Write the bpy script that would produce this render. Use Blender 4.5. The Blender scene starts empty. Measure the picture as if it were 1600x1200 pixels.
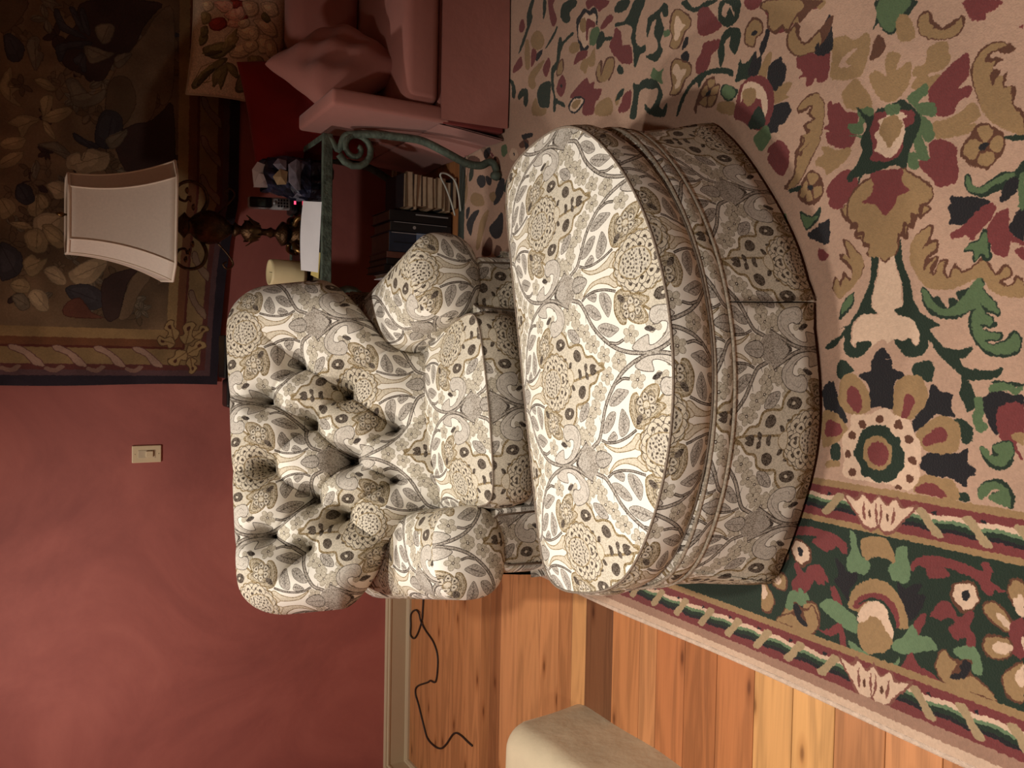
import bpy, bmesh, math, random
import numpy as np
from mathutils import Vector, Matrix, Euler

random.seed(7)
RNG = np.random.default_rng(11)
SC = bpy.context.scene
COL = SC.collection

# ------------------------------------------------------------------ camera
def make_camera():
    p, w = math.radians(30.0), math.radians(2.2)
    fw = Vector((-math.sin(w) * math.cos(p), math.cos(w) * math.cos(p), -math.sin(p)))
    right = Vector((math.cos(w), math.sin(w), 0.0))
    up = right.cross(fw)
    cd = bpy.data.cameras.new('camera')
    cd.sensor_fit = 'HORIZONTAL'; cd.sensor_width = 36.0
    cd.lens = 36.0 * 1320.0 / 1600.0
    cd.clip_start = 0.02; cd.clip_end = 60
    cam = bpy.data.objects.new('camera', cd); COL.objects.link(cam)
    # the phone was held sideways: the picture's left is up
    x, y, z = -up, right, -fw
    m = Matrix(((x.x, y.x, z.x, 0.0), (x.y, y.y, z.y, 0.0), (x.z, y.z, z.z, 1.65), (0, 0, 0, 1)))
    cam.matrix_world = m
    SC.camera = cam
make_camera()

# ------------------------------------------------------------------ light
SC.view_settings.view_transform = 'Standard'
SC.view_settings.look = 'None'
SC.view_settings.exposure = 0.0
SC.view_settings.gamma = 1.0
SC.view_settings.use_curve_mapping = False
SC.cycles.use_denoising = True
SC.cycles.max_bounces = 8
SC.cycles.sample_clamp_indirect = 6.0

world = bpy.data.worlds.new('room_air'); SC.world = world
world.use_nodes = True
world.node_tree.nodes['Background'].inputs[0].default_value = (1.0, 0.82, 0.66, 1)
world.node_tree.nodes['Background'].inputs[1].default_value = 0.085

WARM = (1.0, 0.925, 0.82)
DOWNLIGHTS_AND_FILL = [  # x, y, watts, cone, blend, aimed at (None: straight down)
    (-0.30, 1.72, 134.0, 102, 1.0, None),
    (-1.20, 0.50, 88.0, 108, 1.0, None),
    (-1.15, 2.65, 100.0, 146, 0.9, None),
    (-0.15, 0.25, 118.0, 112, 1.0, None),  # added fill lamp, brightens the front of the ottoman
]
CEIL = 2.72
for (lx, ly, lw, cone, bl, aim) in DOWNLIGHTS_AND_FILL:
    ld = bpy.data.lights.new('downlight_and_fill_lamp', 'SPOT')
    ld.energy = lw; ld.color = WARM; ld.spot_size = math.radians(cone); ld.spot_blend = bl
    ld.shadow_soft_size = 0.05
    lo = bpy.data.objects.new('downlight_and_fill_lamp', ld); COL.objects.link(lo)
    lo.location = (lx, ly, CEIL - 0.05)
    if aim: lo.rotation_euler = (Vector(aim) - Vector(lo.location)).to_track_quat('-Z', 'Y').to_euler()

# ------------------------------------------------------------------ traced outlines
# rug: millimetres on the floor;  fabric: 0.1 mm in the repeat;  tapestry and pillow: millimetres on the wall
RUG = """
k|10 1231 -17 1235 -21 1252 -31 1265 -42 1247 -59 1235 -99 1232 -96 1206 -99 1173 -59 1176 -37 1170 -30 1150 -17 1159 -12 1181 10 1186
k|-43 1089 -77 1094 -97 1108 -122 1127 -141 1124 -142 1115 -108 1078 -105 1061 -107 1031 -92 1041 -62 1041 -58 1055 -56 1069 -44 1078
k|-213 1106 -187 1089 -180 1025 -167 1004 -195 1002 -208 986 -219 988 -226 1001 -246 1001 -242 1015 -231 1037 -233 1056 -231 1088
g|3 1322 3 1302 -13 1282 -21 1281 -29 1303 -43 1309 -30 1324
g|0 1129 5 1088 -28 1085 -39 1095 -30 1110 -23 1130
g|-116 1037 -110 1020 -125 995 -153 996 -160 1013 -143 1020
g|-195 1332 -190 1309 -225 1308 -228 1331
g|-260 1021 -259 1001 -273 998 -274 1020
k|-45 1334 -89 1318 -115 1299 -138 1290 -139 1302 -114 1331 -121 1349 -92 1362 -61 1363
o|-36 1311 -25 1289 -34 1265 -62 1240 -79 1233 -105 1233 -118 1255 -117 1289 -104 1310 -80 1320
b|-67 1296 -55 1286 -60 1267 -80 1256 -109 1257 -111 1272 -94 1291
o|-56 1174 -34 1164 -24 1134 -29 1109 -63 1094 -88 1099 -105 1116 -120 1130 -116 1155 -106 1174
b|-74 1149 -65 1139 -76 1123 -98 1130 -116 1140 -115 1155 -94 1150
o|-149 1117 -122 1092 -105 1061 -113 1033 -127 1021 -163 1021 -179 1031 -186 1075 -177 1101
b|-155 1099 -135 1077 -129 1060 -140 1049 -156 1050 -163 1068 -172 1093 -164 1102
o|-119 1361 -117 1331 -125 1313 -150 1291 -174 1301 -192 1328 -198 1358
b|-139 1349 -138 1327 -148 1309 -163 1306 -174 1329 -173 1351
o|-233 1345 -229 1313 -240 1309 -248 1345
o|-234 1099 -235 1056 -234 1034 -250 1023 -275 1020 -275 1072 -272 1119
b|-249 1093 -253 1064 -266 1047 -274 1048 -274 1089 -270 1116
c|-122 1282 -117 1265 -116 1231 -102 1209 -99 1187 -112 1170 -121 1139 -136 1124 -152 1120 -164 1108 -199 1104 -213 1110 -232 1105 -251 1110 -270 1125 -270 1146 -265 1174 -265 1209 -265 1249 -266 1288 -251 1299 -224 1295 -195 1302 -165 1301 -150 1282
g|-155 1253 -139 1221 -139 1185 -154 1174 -161 1156 -182 1152 -190 1143 -223 1143 -236 1156 -250 1162 -260 1181 -264 1209 -256 1226 -254 1246 -228 1255 -209 1271 -188 1265 -176 1259
o|-186 1245 -168 1233 -161 1210 -169 1187 -190 1172 -218 1176 -235 1194 -236 1223 -215 1244
b|-188 1232 -175 1216 -177 1196 -194 1181 -217 1185 -228 1204 -219 1227 -203 1235
r|-136 1261 -129 1251 -136 1242 -146 1243 -148 1255
r|-121 1215 -114 1205 -121 1197 -131 1200 -132 1213
r|-131 1170 -122 1159 -131 1150 -141 1151 -142 1165
r|-159 1144 -152 1134 -159 1124 -169 1127 -170 1141
r|-203 1135 -196 1124 -203 1115 -214 1116 -213 1131
r|-244 1138 -236 1130 -243 1120 -253 1122 -253 1134
r|-267 1164 -262 1155 -266 1148 -271 1149 -272 1161
r|-249 1284 -240 1273 -248 1263 -257 1266 -258 1280
r|-208 1294 -199 1286 -207 1278 -218 1281 -218 1293
r|-164 1287 -156 1277 -162 1268 -174 1269 -174 1283
g|12 1064 -21 1026 -39 1023 -58 1026 -83 1013 -95 1007 -85 993 -66 990 -36 1005 -31 1007 -28 960 -9 939 -5 946 -11 961 -9 1000 -3 1021 12 1030
m|-71 995 -63 987 -65 978 -88 973 -108 975 -120 962 -128 969 -134 983 -105 997 -86 992
g|-31 963 -31 923 -35 899 -42 906 -39 923 -38 948
m|-38 963 -33 935 -42 913 -39 901 -57 910 -48 935 -56 961
k|-65 976 -54 961 -50 937 -57 917 -59 898 -122 896 -124 922 -125 939 -137 947 -124 957 -115 962 -88 975
b|-81 945 -73 898 -129 896 -142 909 -161 904 -175 894 -178 898 -158 916 -134 944
o|-133 917 -126 896 -151 895 -145 909
g|-162 980 -161 968 -177 955 -157 953 -145 934 -148 916 -172 912 -198 922 -202 951 -186 970
m|-162 981 -163 965 -177 955 -174 942 -159 954 -147 929 -153 916 -172 914 -194 929 -196 949 -181 967
g|-261 978 -241 978 -224 958 -221 931 -243 910 -267 908 -275 916 -264 951 -252 954 -242 937 -242 955 -264 967
m|-261 980 -238 975 -228 955 -228 935 -244 917 -268 914 -274 919 -264 954 -255 957 -243 937 -244 952 -265 969
g|244 1242 240 1225 208 1226 175 1233 141 1240 124 1237 109 1224 110 1257 97 1280 74 1291 38 1288 35 1274 49 1271 46 1234 30 1244 14 1260 11 1290 30 1308 62 1310 38 1330 29 1355 38 1359 65 1317 80 1307 77 1323 91 1293 137 1264 176 1246 215 1242
g|260 1182 265 1171 231 1165 209 1161 175 1145 139 1137 106 1115 81 1074 74 1094 65 1091 38 1067 29 1033 37 1003 18 1011 12 1027 12 1066 49 1096 36 1098 17 1115 15 1145 25 1160 52 1180 48 1158 55 1143 40 1131 41 1119 68 1121 93 1139 105 1169 116 1182 124 1161 148 1160 185 1168 219 1182
c|222 1221 233 1187 205 1180 179 1168 143 1165 124 1161 118 1179 105 1173 96 1140 71 1123 44 1120 40 1129 55 1140 49 1158 51 1180 38 1205 30 1234 47 1238 46 1274 35 1284 68 1287 91 1280 109 1257 106 1220 127 1237 155 1235 191 1225
f|30 1237 52 1208 30 1185 11 1172 10 1236
k|33 1208 22 1194 10 1188 10 1230
r|362 1316 334 1115 310 1117 309 1132 286 1140 290 1152 268 1154 267 1163 281 1173 255 1181 236 1190 218 1208 240 1225 253 1245 268 1253 260 1262 278 1270 282 1287 300 1281 308 1302 325 1299 324 1313
o|362 1312 334 1120 313 1123 314 1138 292 1143 298 1155 275 1161 287 1173 258 1185 239 1193 224 1209 242 1224 258 1242 273 1250 269 1264 284 1270 285 1280 305 1278 313 1295 330 1294 329 1308
b|351 1239 344 1185 321 1212
r|287 1116 290 1099 283 1093 260 1101 258 1087 247 1082 232 1086 220 1105 223 1082 198 1090 187 1092 213 1079 216 1062 203 1062 193 1067 180 1058 206 1048 193 1034 190 1021 199 1008 212 990 199 974 179 961 195 949 190 934 170 931 162 948 154 938 160 928 172 924 159 907 130 905 131 934 143 967 164 983 168 1007 154 1046 156 1094 170 1118 207 1143 241 1149 269 1139
o|282 1116 284 1102 258 1107 243 1118 254 1092 240 1089 226 1108 208 1116 197 1114 219 1094 219 1088 199 1101 182 1092 205 1082 212 1068 196 1073 177 1064 179 1053 197 1048 188 1034 186 1018 207 990 194 977 176 963 177 951 189 946 186 936 173 934 165 953 154 947 153 928 165 921 154 906 130 905 131 934 143 967 164 983 168 1007 154 1046 156 1094 170 1118 207 1143 241 1149 269 1139
r|281 1322 279 1304 253 1279 235 1265 211 1262 184 1276 156 1310 148 1327 176 1346 199 1336 187 1325 210 1315 191 1297 208 1294 240 1327 252 1324 244 1306
o|277 1314 273 1300 250 1279 235 1265 212 1264 184 1276 156 1310 148 1327 173 1343 196 1333 175 1323 198 1311 185 1299 208 1291 229 1302 240 1320 248 1313 238 1299
g|136 1316 158 1292 155 1284 129 1288 109 1308 98 1325
m|133 1316 156 1294 149 1287 129 1295 115 1312 112 1319
g|160 1120 159 1109 140 1093 141 1079 120 1066 117 1056 135 1057 135 1046 126 1034 145 1043 149 1033 156 1011 173 996 164 983 149 983 118 956 95 950 104 978 93 965 78 954 72 967 74 985 66 964 63 944 48 946 46 973 41 963 50 939 67 922 53 907 28 909 16 930 17 962 33 988 64 1008 97 1013 107 1010 93 1036 94 1072 108 1101 138 1117
m|157 1119 154 1108 129 1090 118 1075 114 1064 119 1045 141 1024 173 996 159 985 144 982 118 959 100 953 114 981 122 989 101 978 86 962 77 970 81 988 68 977 60 949 51 951 48 979 39 963 48 934 62 920 53 911 33 911 21 930 22 960 38 986 64 1003 99 1007 112 999 100 1033 100 1069 116 1098 138 1114
k|326 1063 315 986 289 1001 281 1019 287 1062 302 1057
b|317 999 312 966 286 975 266 997 247 1010 259 1023 255 1053 263 1056 270 1029 289 1017
g|226 1030 241 1020 251 997 266 992 267 982 239 976 206 972 204 985 213 995 204 1008 225 1011
m|231 1028 240 1017 246 997 263 989 254 981 209 977 220 990 209 1006 229 1009
b|290 970 302 948 294 939 259 939 234 909 230 914 244 936 210 940 214 957 230 965 249 979 267 982
b|221 926 224 909 200 908 214 923
k|271 937 284 923 280 911 239 910 245 924 259 939
m|306 924 304 912 275 911 267 923 288 919
k|328 1389 328 1370 337 1360 324 1357 300 1362 279 1357 285 1387
b|270 1387 254 1360 241 1367 242 1386
b|614 1372 603 1358 603 1345 585 1331 574 1317 565 1291 525 1289 492 1305 494 1332 512 1368 537 1378 541 1365 553 1384 561 1370 588 1376
o|482 1404 492 1381 509 1391 505 1368 492 1340 493 1310 477 1305 459 1326 449 1348 441 1370 458 1380 465 1399
b|408 1369 433 1343 442 1312 423 1286 390 1284 379 1301 366 1313 354 1335 369 1363 384 1359 392 1368
o|619 1336 637 1320 646 1298 618 1276 596 1259 570 1254 572 1291 586 1322
o|599 1153 612 1138 620 1120 599 1116 599 1091 578 1097 568 1122 587 1156
b|567 1118 593 1094 607 1074 620 1051 625 1034 582 1029 556 1052 560 1028 540 1024 530 1051 510 1060 508 1081 523 1102
o|501 1105 501 1077 508 1050 523 1020 504 1006 490 1003 480 1025 480 1012 465 1015 463 1051 464 1086 473 1100
b|459 1111 464 1086 440 1050 421 1050 401 1046 369 1048 366 1072 366 1089 388 1104 413 1131 430 1131 429 1110
m|572 1291 570 1254 547 1249 539 1273 515 1276 525 1307 545 1316 545 1286
m|519 1315 511 1276 485 1271 452 1287 434 1307 417 1311 427 1286 455 1261 503 1272
m|566 1167 580 1145 588 1123 567 1118 552 1140 543 1103 513 1098 524 1131 505 1109 470 1100 464 1118 483 1130 429 1110 430 1131 452 1143 487 1148 491 1137 532 1139
m|449 1162 445 1139 414 1134 417 1153
g|579 1292 549 1257 562 1237 561 1217 568 1182 549 1155 524 1135 497 1134 449 1158 422 1161 416 1168 430 1188 426 1220 421 1252 424 1269 401 1285 422 1281 412 1307 428 1312 452 1287 479 1275 501 1280 533 1265 567 1287
b|555 1237 539 1154 511 1149 502 1172 465 1170 444 1189 443 1220 453 1253 473 1246 517 1256 544 1248
c|549 1212 542 1181 528 1165 524 1176 498 1168 466 1178 447 1205 462 1229 472 1242 488 1234 508 1245 519 1231 538 1236 540 1216
o|537 1220 538 1192 517 1176 497 1179 486 1190 468 1205 488 1218 505 1231 522 1229
m|565 1219 558 1183 540 1187 542 1212
o|640 1264 647 1240 628 1219 657 1224 679 1217 666 1186 635 1196 646 1162 605 1160 579 1178 569 1209 592 1242
r|401 1285 416 1248 421 1172 415 1161 388 1122 372 1104 351 1096 333 1109 328 1120 304 1123 310 1138 287 1145 296 1160 269 1163 273 1174 233 1181 239 1253 257 1250 262 1267 287 1268 286 1289 307 1285 317 1303 340 1313 372 1309
o|397 1280 410 1251 417 1172 412 1164 385 1126 369 1107 351 1099 340 1113 335 1128 316 1131 321 1146 298 1152 306 1164 280 1171 281 1179 233 1184 239 1249 264 1246 272 1263 294 1264 296 1281 314 1279 324 1299 343 1308 372 1305
b|421 1252 424 1220 417 1172 390 1173 369 1151 363 1178 347 1185 323 1210 351 1237 359 1266 363 1271 374 1250 398 1243
r|438 1040 457 1024 476 1009 475 989 462 973 449 957 426 951 409 955 399 967 383 983 389 999 396 1019 419 1040
o|434 1035 450 1021 439 998 424 1000 408 1016 421 1033
o|470 1008 471 992 456 976 439 985 438 994 456 1005
o|444 975 443 960 421 956 411 968 426 981
o|417 1000 417 981 403 971 390 986 400 1006
k|431 1004 438 994 434 983 425 991 422 1000
r|414 1455 452 1432 458 1413 441 1389 417 1378 391 1382 375 1405 381 1429 393 1449
o|416 1447 437 1431 421 1426 399 1434 401 1447
o|451 1427 452 1408 438 1393 425 1407 427 1421
o|417 1406 414 1383 395 1387 391 1405
o|410 1430 411 1416 387 1410 386 1427
k|421 1428 425 1416 416 1409 410 1418
g|422 1485 428 1450 417 1450 415 1475
r|618 1467 642 1439 641 1415 621 1389 586 1383 528 1392 484 1418 436 1451 423 1490 436 1498 459 1471 517 1468 506 1453 545 1455 549 1435 574 1446 574 1412 594 1432 612 1419 604 1457
o|620 1460 639 1434 639 1415 620 1391 587 1385 529 1394 485 1421 437 1453 425 1490 458 1466 500 1460 501 1446 540 1447 548 1431 568 1436 569 1408 600 1423 616 1414 611 1455
r|575 1026 605 1020 623 1008 630 979 619 954 605 939 598 953 610 976 602 988 591 962 579 984 571 968 550 970 564 952 538 957 532 936 499 938 480 919 437 917 445 938 467 970 502 1000
o|574 1022 604 1017 620 1004 627 979 616 954 613 976 610 994 592 997 592 978 567 986 544 982 557 974 557 961 535 960 534 945 500 941 471 922 437 917 445 938 467 970 502 1000
g|441 954 436 917 427 917 433 947
g|379 1031 380 1021 356 1011 354 994 373 960 371 933 389 915 359 914 343 932 337 968 332 997 350 1027
m|375 1029 378 1025 356 1011 352 994 367 960 368 933 359 935 350 972 338 994 349 1023
k|342 1060 339 1040 334 1010 320 977 305 1002 286 1031 285 1051 290 1062 312 1056
b|317 980 313 970 285 976 249 1013 263 1023 257 1054 267 1057 280 1031 305 1005
b|282 972 300 945 259 940 235 909 226 912 237 934 211 942 219 967 258 981
k|317 958 344 953 360 938 354 923 331 928 318 946
k|271 938 304 912 238 910 259 937
m|352 926 365 914 298 912 299 921
g|366 1448 350 1418 352 1404 369 1386 343 1387 317 1426
m|358 1443 347 1418 347 1394 340 1399 321 1427
k|312 1417 323 1384 334 1361 283 1359 285 1383 297 1416
b|738 1377 734 1414 764 1463 727 1472 711 1442 669 1440 678 1416 667 1407 662 1388 677 1375
o|669 1370 720 1367 753 1377 753 1333 734 1306 742 1273 714 1263 658 1278 646 1298 654 1342
f|685 1348 709 1331 713 1297 691 1330 678 1312
k|746 1565 757 1534 730 1507 686 1521 680 1541 693 1563
o|681 1546 688 1526 691 1495 669 1499 654 1535 672 1557
k|640 1561 645 1529 640 1493 605 1497 601 1528 580 1543 583 1559
b|518 1556 552 1526 530 1494 489 1487 461 1507 492 1544
g|806 1254 773 1159 756 1159 715 1211 750 1244 741 1260 773 1249
m|803 1246 775 1167 751 1185 722 1211 754 1244
k|817 1380 776 1369 731 1368 727 1404 747 1419
r|692 1262 726 1247 714 1231 692 1226 678 1237 675 1262
o|754 1193 738 1166 693 1153 694 1187 729 1200
r|729 1150 741 1125 713 1110 694 1091 701 1064 700 1044 670 1049 666 1087 689 1138
o|728 1147 734 1125 710 1120 687 1091 691 1064 700 1050 672 1053 668 1087 692 1138
b|733 1045 706 970 692 982 691 998 680 1000 685 1026 709 1041
o|665 1104 661 1080 640 1075 619 1071 606 1091 607 1120 610 1153 629 1150 629 1128 657 1122
b|917 1571 859 1405 842 1423 860 1443 846 1456 829 1485 820 1521 829 1547 864 1569
o|881 1468 854 1391 837 1408 859 1428 850 1447 826 1466 838 1491
r|800 1504 831 1481 814 1465 785 1469 763 1448 781 1420 813 1371 781 1374 752 1401 741 1438 749 1477 776 1504
o|798 1499 820 1483 782 1474 759 1448 779 1416 751 1410 740 1443 752 1482 775 1501
b|646 934 646 925 637 925
g|1109 2120 1091 2069 1043 2099 989 2112 955 2089 954 2061 934 2060 931 2088 907 2100 902 2115 952 2120 996 2135 1022 2129 1046 2156 1058 2216 1070 2217 1063 2170 1092 2138
g|1121 2225 1132 2186 1118 2146 1093 2164 1103 2218
g|975 2056 1029 2055 1036 2025 1043 1996 1052 1979 1035 1961 1008 1960 1011 1980 1029 1989 1016 1995 973 1976 940 1992 910 1979 888 2007 899 2032 918 2057 919 2009 944 2004 976 2023 1011 2012 1013 2030 984 2047
m|969 1976 961 1949 949 1949 948 1969 955 1978
r|965 1952 1001 1948 1015 1926 1000 1893 968 1859 942 1858 935 1879 907 1895 897 1916 913 1950 943 1940
o|963 1947 995 1942 1012 1926 995 1893 966 1864 944 1864 937 1888 909 1903 900 1922 915 1945 941 1935
c|943 1929 987 1928 991 1914 965 1897 953 1880 947 1896 923 1912 924 1926
k|909 1889 920 1879 913 1868 895 1870 888 1894
k|872 1899 880 1877 867 1863 851 1865 851 1884
r|825 1941 859 1943 873 1921 857 1887 837 1854 808 1853 799 1874 774 1889 763 1911 774 1945 797 1935
o|823 1936 853 1937 869 1921 852 1887 835 1859 809 1858 801 1882 776 1898 769 1917 776 1940 796 1929
c|834 1933 854 1926 853 1909 833 1897 829 1875 815 1880 802 1896 785 1901 787 1923 810 1913
g|1025 1902 1024 1877 1000 1860 989 1834 993 1798 982 1757 977 1762 977 1838 1000 1882
b|978 1828 978 1797 957 1776 933 1756 902 1735 897 1794 914 1826 948 1832
b|879 1804 875 1758 866 1738 848 1747 838 1772 809 1781 798 1806 806 1832 838 1833 857 1813
g|945 1751 973 1742 968 1718 952 1670 930 1665 901 1678 894 1710 914 1740
f|940 1736 963 1723 941 1698 914 1688 944 1708 922 1721
g|860 1743 883 1729 890 1701 874 1667 840 1666 813 1684 841 1704 867 1700 854 1723 820 1722 793 1735 830 1747
r|859 1651 878 1640 891 1618 864 1587 838 1586 832 1607 811 1613 828 1647
o|857 1646 873 1636 883 1616 862 1591 840 1592 836 1612 817 1618 830 1643
k|847 1626 854 1617 847 1603 841 1616
k|843 1573 843 1560 816 1568 791 1579 781 1592 805 1595 827 1581
b|945 1652 925 1593 908 1610 918 1642
r|906 1597 918 1576 860 1409 848 1409 843 1439 830 1454 826 1469 844 1478 812 1505 830 1522 822 1547 853 1573 881 1570
o|905 1592 914 1571 882 1472 858 1455 850 1478 822 1505 840 1522 832 1547 854 1567 883 1566
r|812 1505 828 1477 802 1472 774 1452 779 1429 790 1407 745 1405 743 1466 774 1503
o|808 1501 820 1481 797 1476 768 1452 773 1429 784 1406 748 1405 746 1466 776 1499
b|722 1473 737 1462 742 1427 708 1403 668 1402 682 1418 667 1421 665 1440 688 1441 691 1464 704 1453
k|752 1420 763 1406 729 1404
g|707 1914 750 1894 786 1852 801 1801 793 1735 775 1692 756 1691 773 1720 787 1790 760 1820 780 1831 755 1872 708 1903
r|749 1819 776 1790 775 1759 756 1754 748 1736 722 1743 698 1756 697 1786 714 1823 690 1827 707 1839
o|771 1784 768 1759 754 1759 749 1778
o|747 1811 759 1789 743 1783 731 1803
o|748 1763 746 1741 727 1748 730 1773
o|723 1813 730 1788 703 1789 716 1815
o|725 1780 721 1752 703 1762 700 1779
k|736 1791 745 1776 736 1770 730 1785
g|743 1729 741 1709 717 1671 699 1679 696 1708 720 1733
m|738 1724 738 1704 716 1678 701 1684 700 1708 720 1728
o|692 1746 702 1732 687 1684 658 1678 656 1697 677 1741
g|740 1681 765 1673 796 1664 780 1655 783 1632 800 1610 782 1605 780 1588 743 1595 733 1617 739 1653
k|755 1635 786 1619 800 1610 779 1605 780 1588 738 1599 739 1626
o|735 1599 760 1587 785 1562 770 1553 736 1569 711 1572
k|710 1568 752 1557 757 1540 761 1523 738 1518 724 1504 695 1513 696 1529 678 1533 690 1554
o|669 1545 682 1525 689 1488 674 1491 661 1503 653 1495 648 1540
k|618 1547 633 1544 641 1511 638 1498 626 1502 622 1483 603 1497 592 1505 590 1525 575 1529 583 1563 605 1559
b|722 1662 739 1626 725 1577 685 1546 636 1544 599 1563 595 1602 628 1649 646 1682 685 1674
c|681 1660 725 1648 720 1607 685 1571 641 1563 621 1573 652 1583 674 1592 679 1610 701 1607 712 1638 692 1651
o|686 1651 711 1647 705 1611 674 1606 664 1632
g|617 1630 655 1596 627 1573 601 1572 599 1607
m|579 1606 596 1581 599 1563 564 1549 537 1578 558 1601
g|842 2091 851 2066 836 2011 807 1987 781 1974 752 1990 740 1973 754 1956 718 1960 721 1995 747 2050 776 2057 754 2032 777 2003 806 1998 810 2028 824 2065 807 2089 743 2100 752 2132 809 2115 853 2117
m|854 2033 873 2019 854 1994 860 1974 836 1982 812 1975 826 1999 840 2023
b|1052 2223 1039 2195 992 2187 982 2154 956 2133 918 2125 924 2158 941 2192 982 2220
g|921 2204 927 2184 902 2167 901 2190
b|815 2167 837 2129 797 2127 776 2172 789 2192
o|833 2208 851 2168 832 2174 803 2200
b|531 1561 555 1524 530 1494 513 1489
r|608 1465 631 1458 642 1427 635 1401 556 1398 530 1419 507 1457 518 1466 535 1443 550 1455 551 1432 575 1444 581 1414 598 1437 613 1422
o|613 1461 630 1454 639 1427 632 1401 556 1398 530 1419 510 1457 534 1439 548 1447 553 1424 571 1436 580 1410 596 1426 615 1419
g|1327 2742 1319 2721 1284 2741 1260 2733 1231 2752 1169 2806 1156 2835 1198 2807 1238 2774 1285 2775
o|1186 2744 1203 2710 1183 2669 1146 2648 1127 2667 1132 2707 1155 2736
b|1286 2627 1271 2582 1254 2594 1198 2567 1179 2591 1213 2612
g|1298 2660 1291 2640 1256 2639 1228 2658
g|1196 2542 1235 2537 1240 2495 1223 2447 1204 2446 1195 2487 1166 2480 1166 2510
b|1272 2825 1276 2803 1242 2788 1228 2809 1242 2831
b|1115 2870 1141 2820 1118 2804 1098 2811 1093 2869
o|1090 2782 1185 2786 1176 2757 1080 2747
k|1116 2700 1120 2660 1098 2673 1090 2706
b|1144 2735 1123 2700 1092 2713 1078 2740
o|1019 2758 1054 2752 1071 2712 1079 2645 1052 2671 1028 2710 1001 2702 994 2729
b|1048 2657 1079 2619 1044 2605 1013 2630
g|1122 2637 1160 2584 1174 2566 1161 2565 1138 2590 1117 2634
g|1086 2562 1126 2552 1123 2533 1108 2526 1121 2473 1111 2460 1098 2514 1075 2537 1026 2554 1012 2578 965 2577 920 2562 886 2505 872 2505 898 2555 876 2561 877 2580 931 2579 970 2596 1032 2598 1050 2567
r|1002 2565 1039 2554 1049 2530 1035 2517 1009 2516 993 2534
o|1004 2559 1034 2548 1044 2530 1010 2522 997 2534
b|963 2558 992 2528 968 2503 938 2501 914 2525 939 2557
k|957 2536 961 2527 949 2523 948 2532
k|1151 2444 1166 2422 1178 2399 1160 2365 1163 2338 1138 2320 1097 2319 1107 2330 1141 2337 1144 2364 1161 2387 1152 2410 1132 2426 1095 2431 1070 2412 1043 2366 1033 2377 1040 2411 1075 2430
c|1133 2429 1158 2387 1141 2364 1140 2334 1109 2327 1091 2368 1056 2367 1046 2394 1076 2413 1104 2428
o|1138 2424 1149 2398 1120 2380 1098 2391 1109 2414
b|1137 2381 1112 2336 1096 2335 1101 2368 1064 2373 1080 2384
b|1005 2456 1036 2440 1040 2411 1028 2371 1009 2382 1008 2421
b|1201 2383 1159 2263 1142 2267 1140 2299 1138 2310 1168 2343 1167 2376
b|1086 2302 1110 2256 1089 2229 1078 2260 1073 2291
o|1070 2488 1086 2465 1070 2424 1047 2423 1046 2464
o|983 2415 1008 2399 1004 2365 1026 2332 974 2325 969 2352 978 2364 954 2380 969 2397
m|1087 2357 1096 2335 1084 2308 1053 2306 1036 2333 1047 2361
g|1042 2322 1070 2302 1060 2280 1029 2279 1015 2316
g|1044 2279 1034 2237 1025 2237 1032 2279
b|1016 2247 1043 2197 1001 2181 979 2175 950 2189 977 2230
b|936 2173 980 2160 968 2131 920 2126 929 2148
g|1126 2221 1135 2196 1118 2146 1102 2160 1106 2215
g|928 2198 927 2183 901 2167 898 2182 914 2202
r|947 2321 975 2298 961 2282 927 2291 972 2266 962 2219 925 2218 895 2242 905 2258 900 2295 925 2318
o|946 2316 969 2298 920 2291 964 2261 960 2224 929 2223 902 2248 904 2295
b|897 2470 919 2441 940 2373 916 2356 915 2328 892 2327 878 2284 856 2293 840 2320 808 2329 822 2391 868 2393
k|873 2481 892 2452 890 2417 872 2382 854 2387 835 2432 850 2468
c|867 2469 886 2446 874 2393 861 2393 842 2432 853 2465
o|868 2460 880 2440 874 2405 862 2410 850 2439
g|967 2694 996 2669 989 2603 944 2601 900 2606 903 2632 917 2672
o|933 2727 955 2701 913 2672 898 2625 877 2638 896 2719
g|996 2836 1015 2807 1003 2764 962 2756 940 2769 956 2791 985 2792 978 2820
g|1077 2906 1065 2875 1026 2851 995 2858 1004 2880 1045 2882
o|801 2313 833 2314 843 2246 809 2219 782 2233
b|777 2172 824 2169 836 2135 816 2125 779 2133
g|821 2206 843 2194 850 2165 830 2169 819 2199
b|-402 1375 -398 1333 -405 1306 -418 1283 -435 1278 -443 1291 -429 1310 -441 1323 -437 1350 -427 1365 -413 1356
l|-387 1276 -391 1259 -419 1253 -438 1240 -448 1219 -476 1230 -477 1251 -479 1277 -451 1282 -430 1270
l|-402 1156 -392 1130 -414 1129 -433 1121 -464 1123 -474 1134 -472 1154 -471 1165 -448 1174 -427 1159
o|-403 1247 -387 1217 -384 1188 -395 1172 -423 1157 -436 1161 -429 1183 -432 1211 -444 1233
k|-457 1313 -465 1295 -483 1277 -477 1253 -500 1254 -518 1271 -549 1274 -525 1297 -511 1315 -493 1303
k|-474 1150 -483 1130 -468 1112 -466 1090 -487 1104 -488 1083 -527 1098 -550 1120 -525 1132 -502 1148
b|-528 1324 -525 1310 -544 1296 -565 1291 -568 1304 -553 1318
b|-558 1112 -525 1091 -525 1080 -558 1090 -578 1100 -573 1115
b|-552 1422 -512 1399 -488 1381 -484 1353 -501 1338 -518 1329 -515 1347 -505 1371 -533 1375 -534 1394 -553 1408
b|-429 1121 -412 1106 -399 1074 -397 1035 -401 995 -407 965 -392 969 -388 953 -402 946 -422 948 -434 920 -441 926 -439 942 -449 944 -450 960 -431 974 -422 1004 -417 1045 -432 1031 -448 1076 -431 1084 -427 1102 -442 1117
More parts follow.
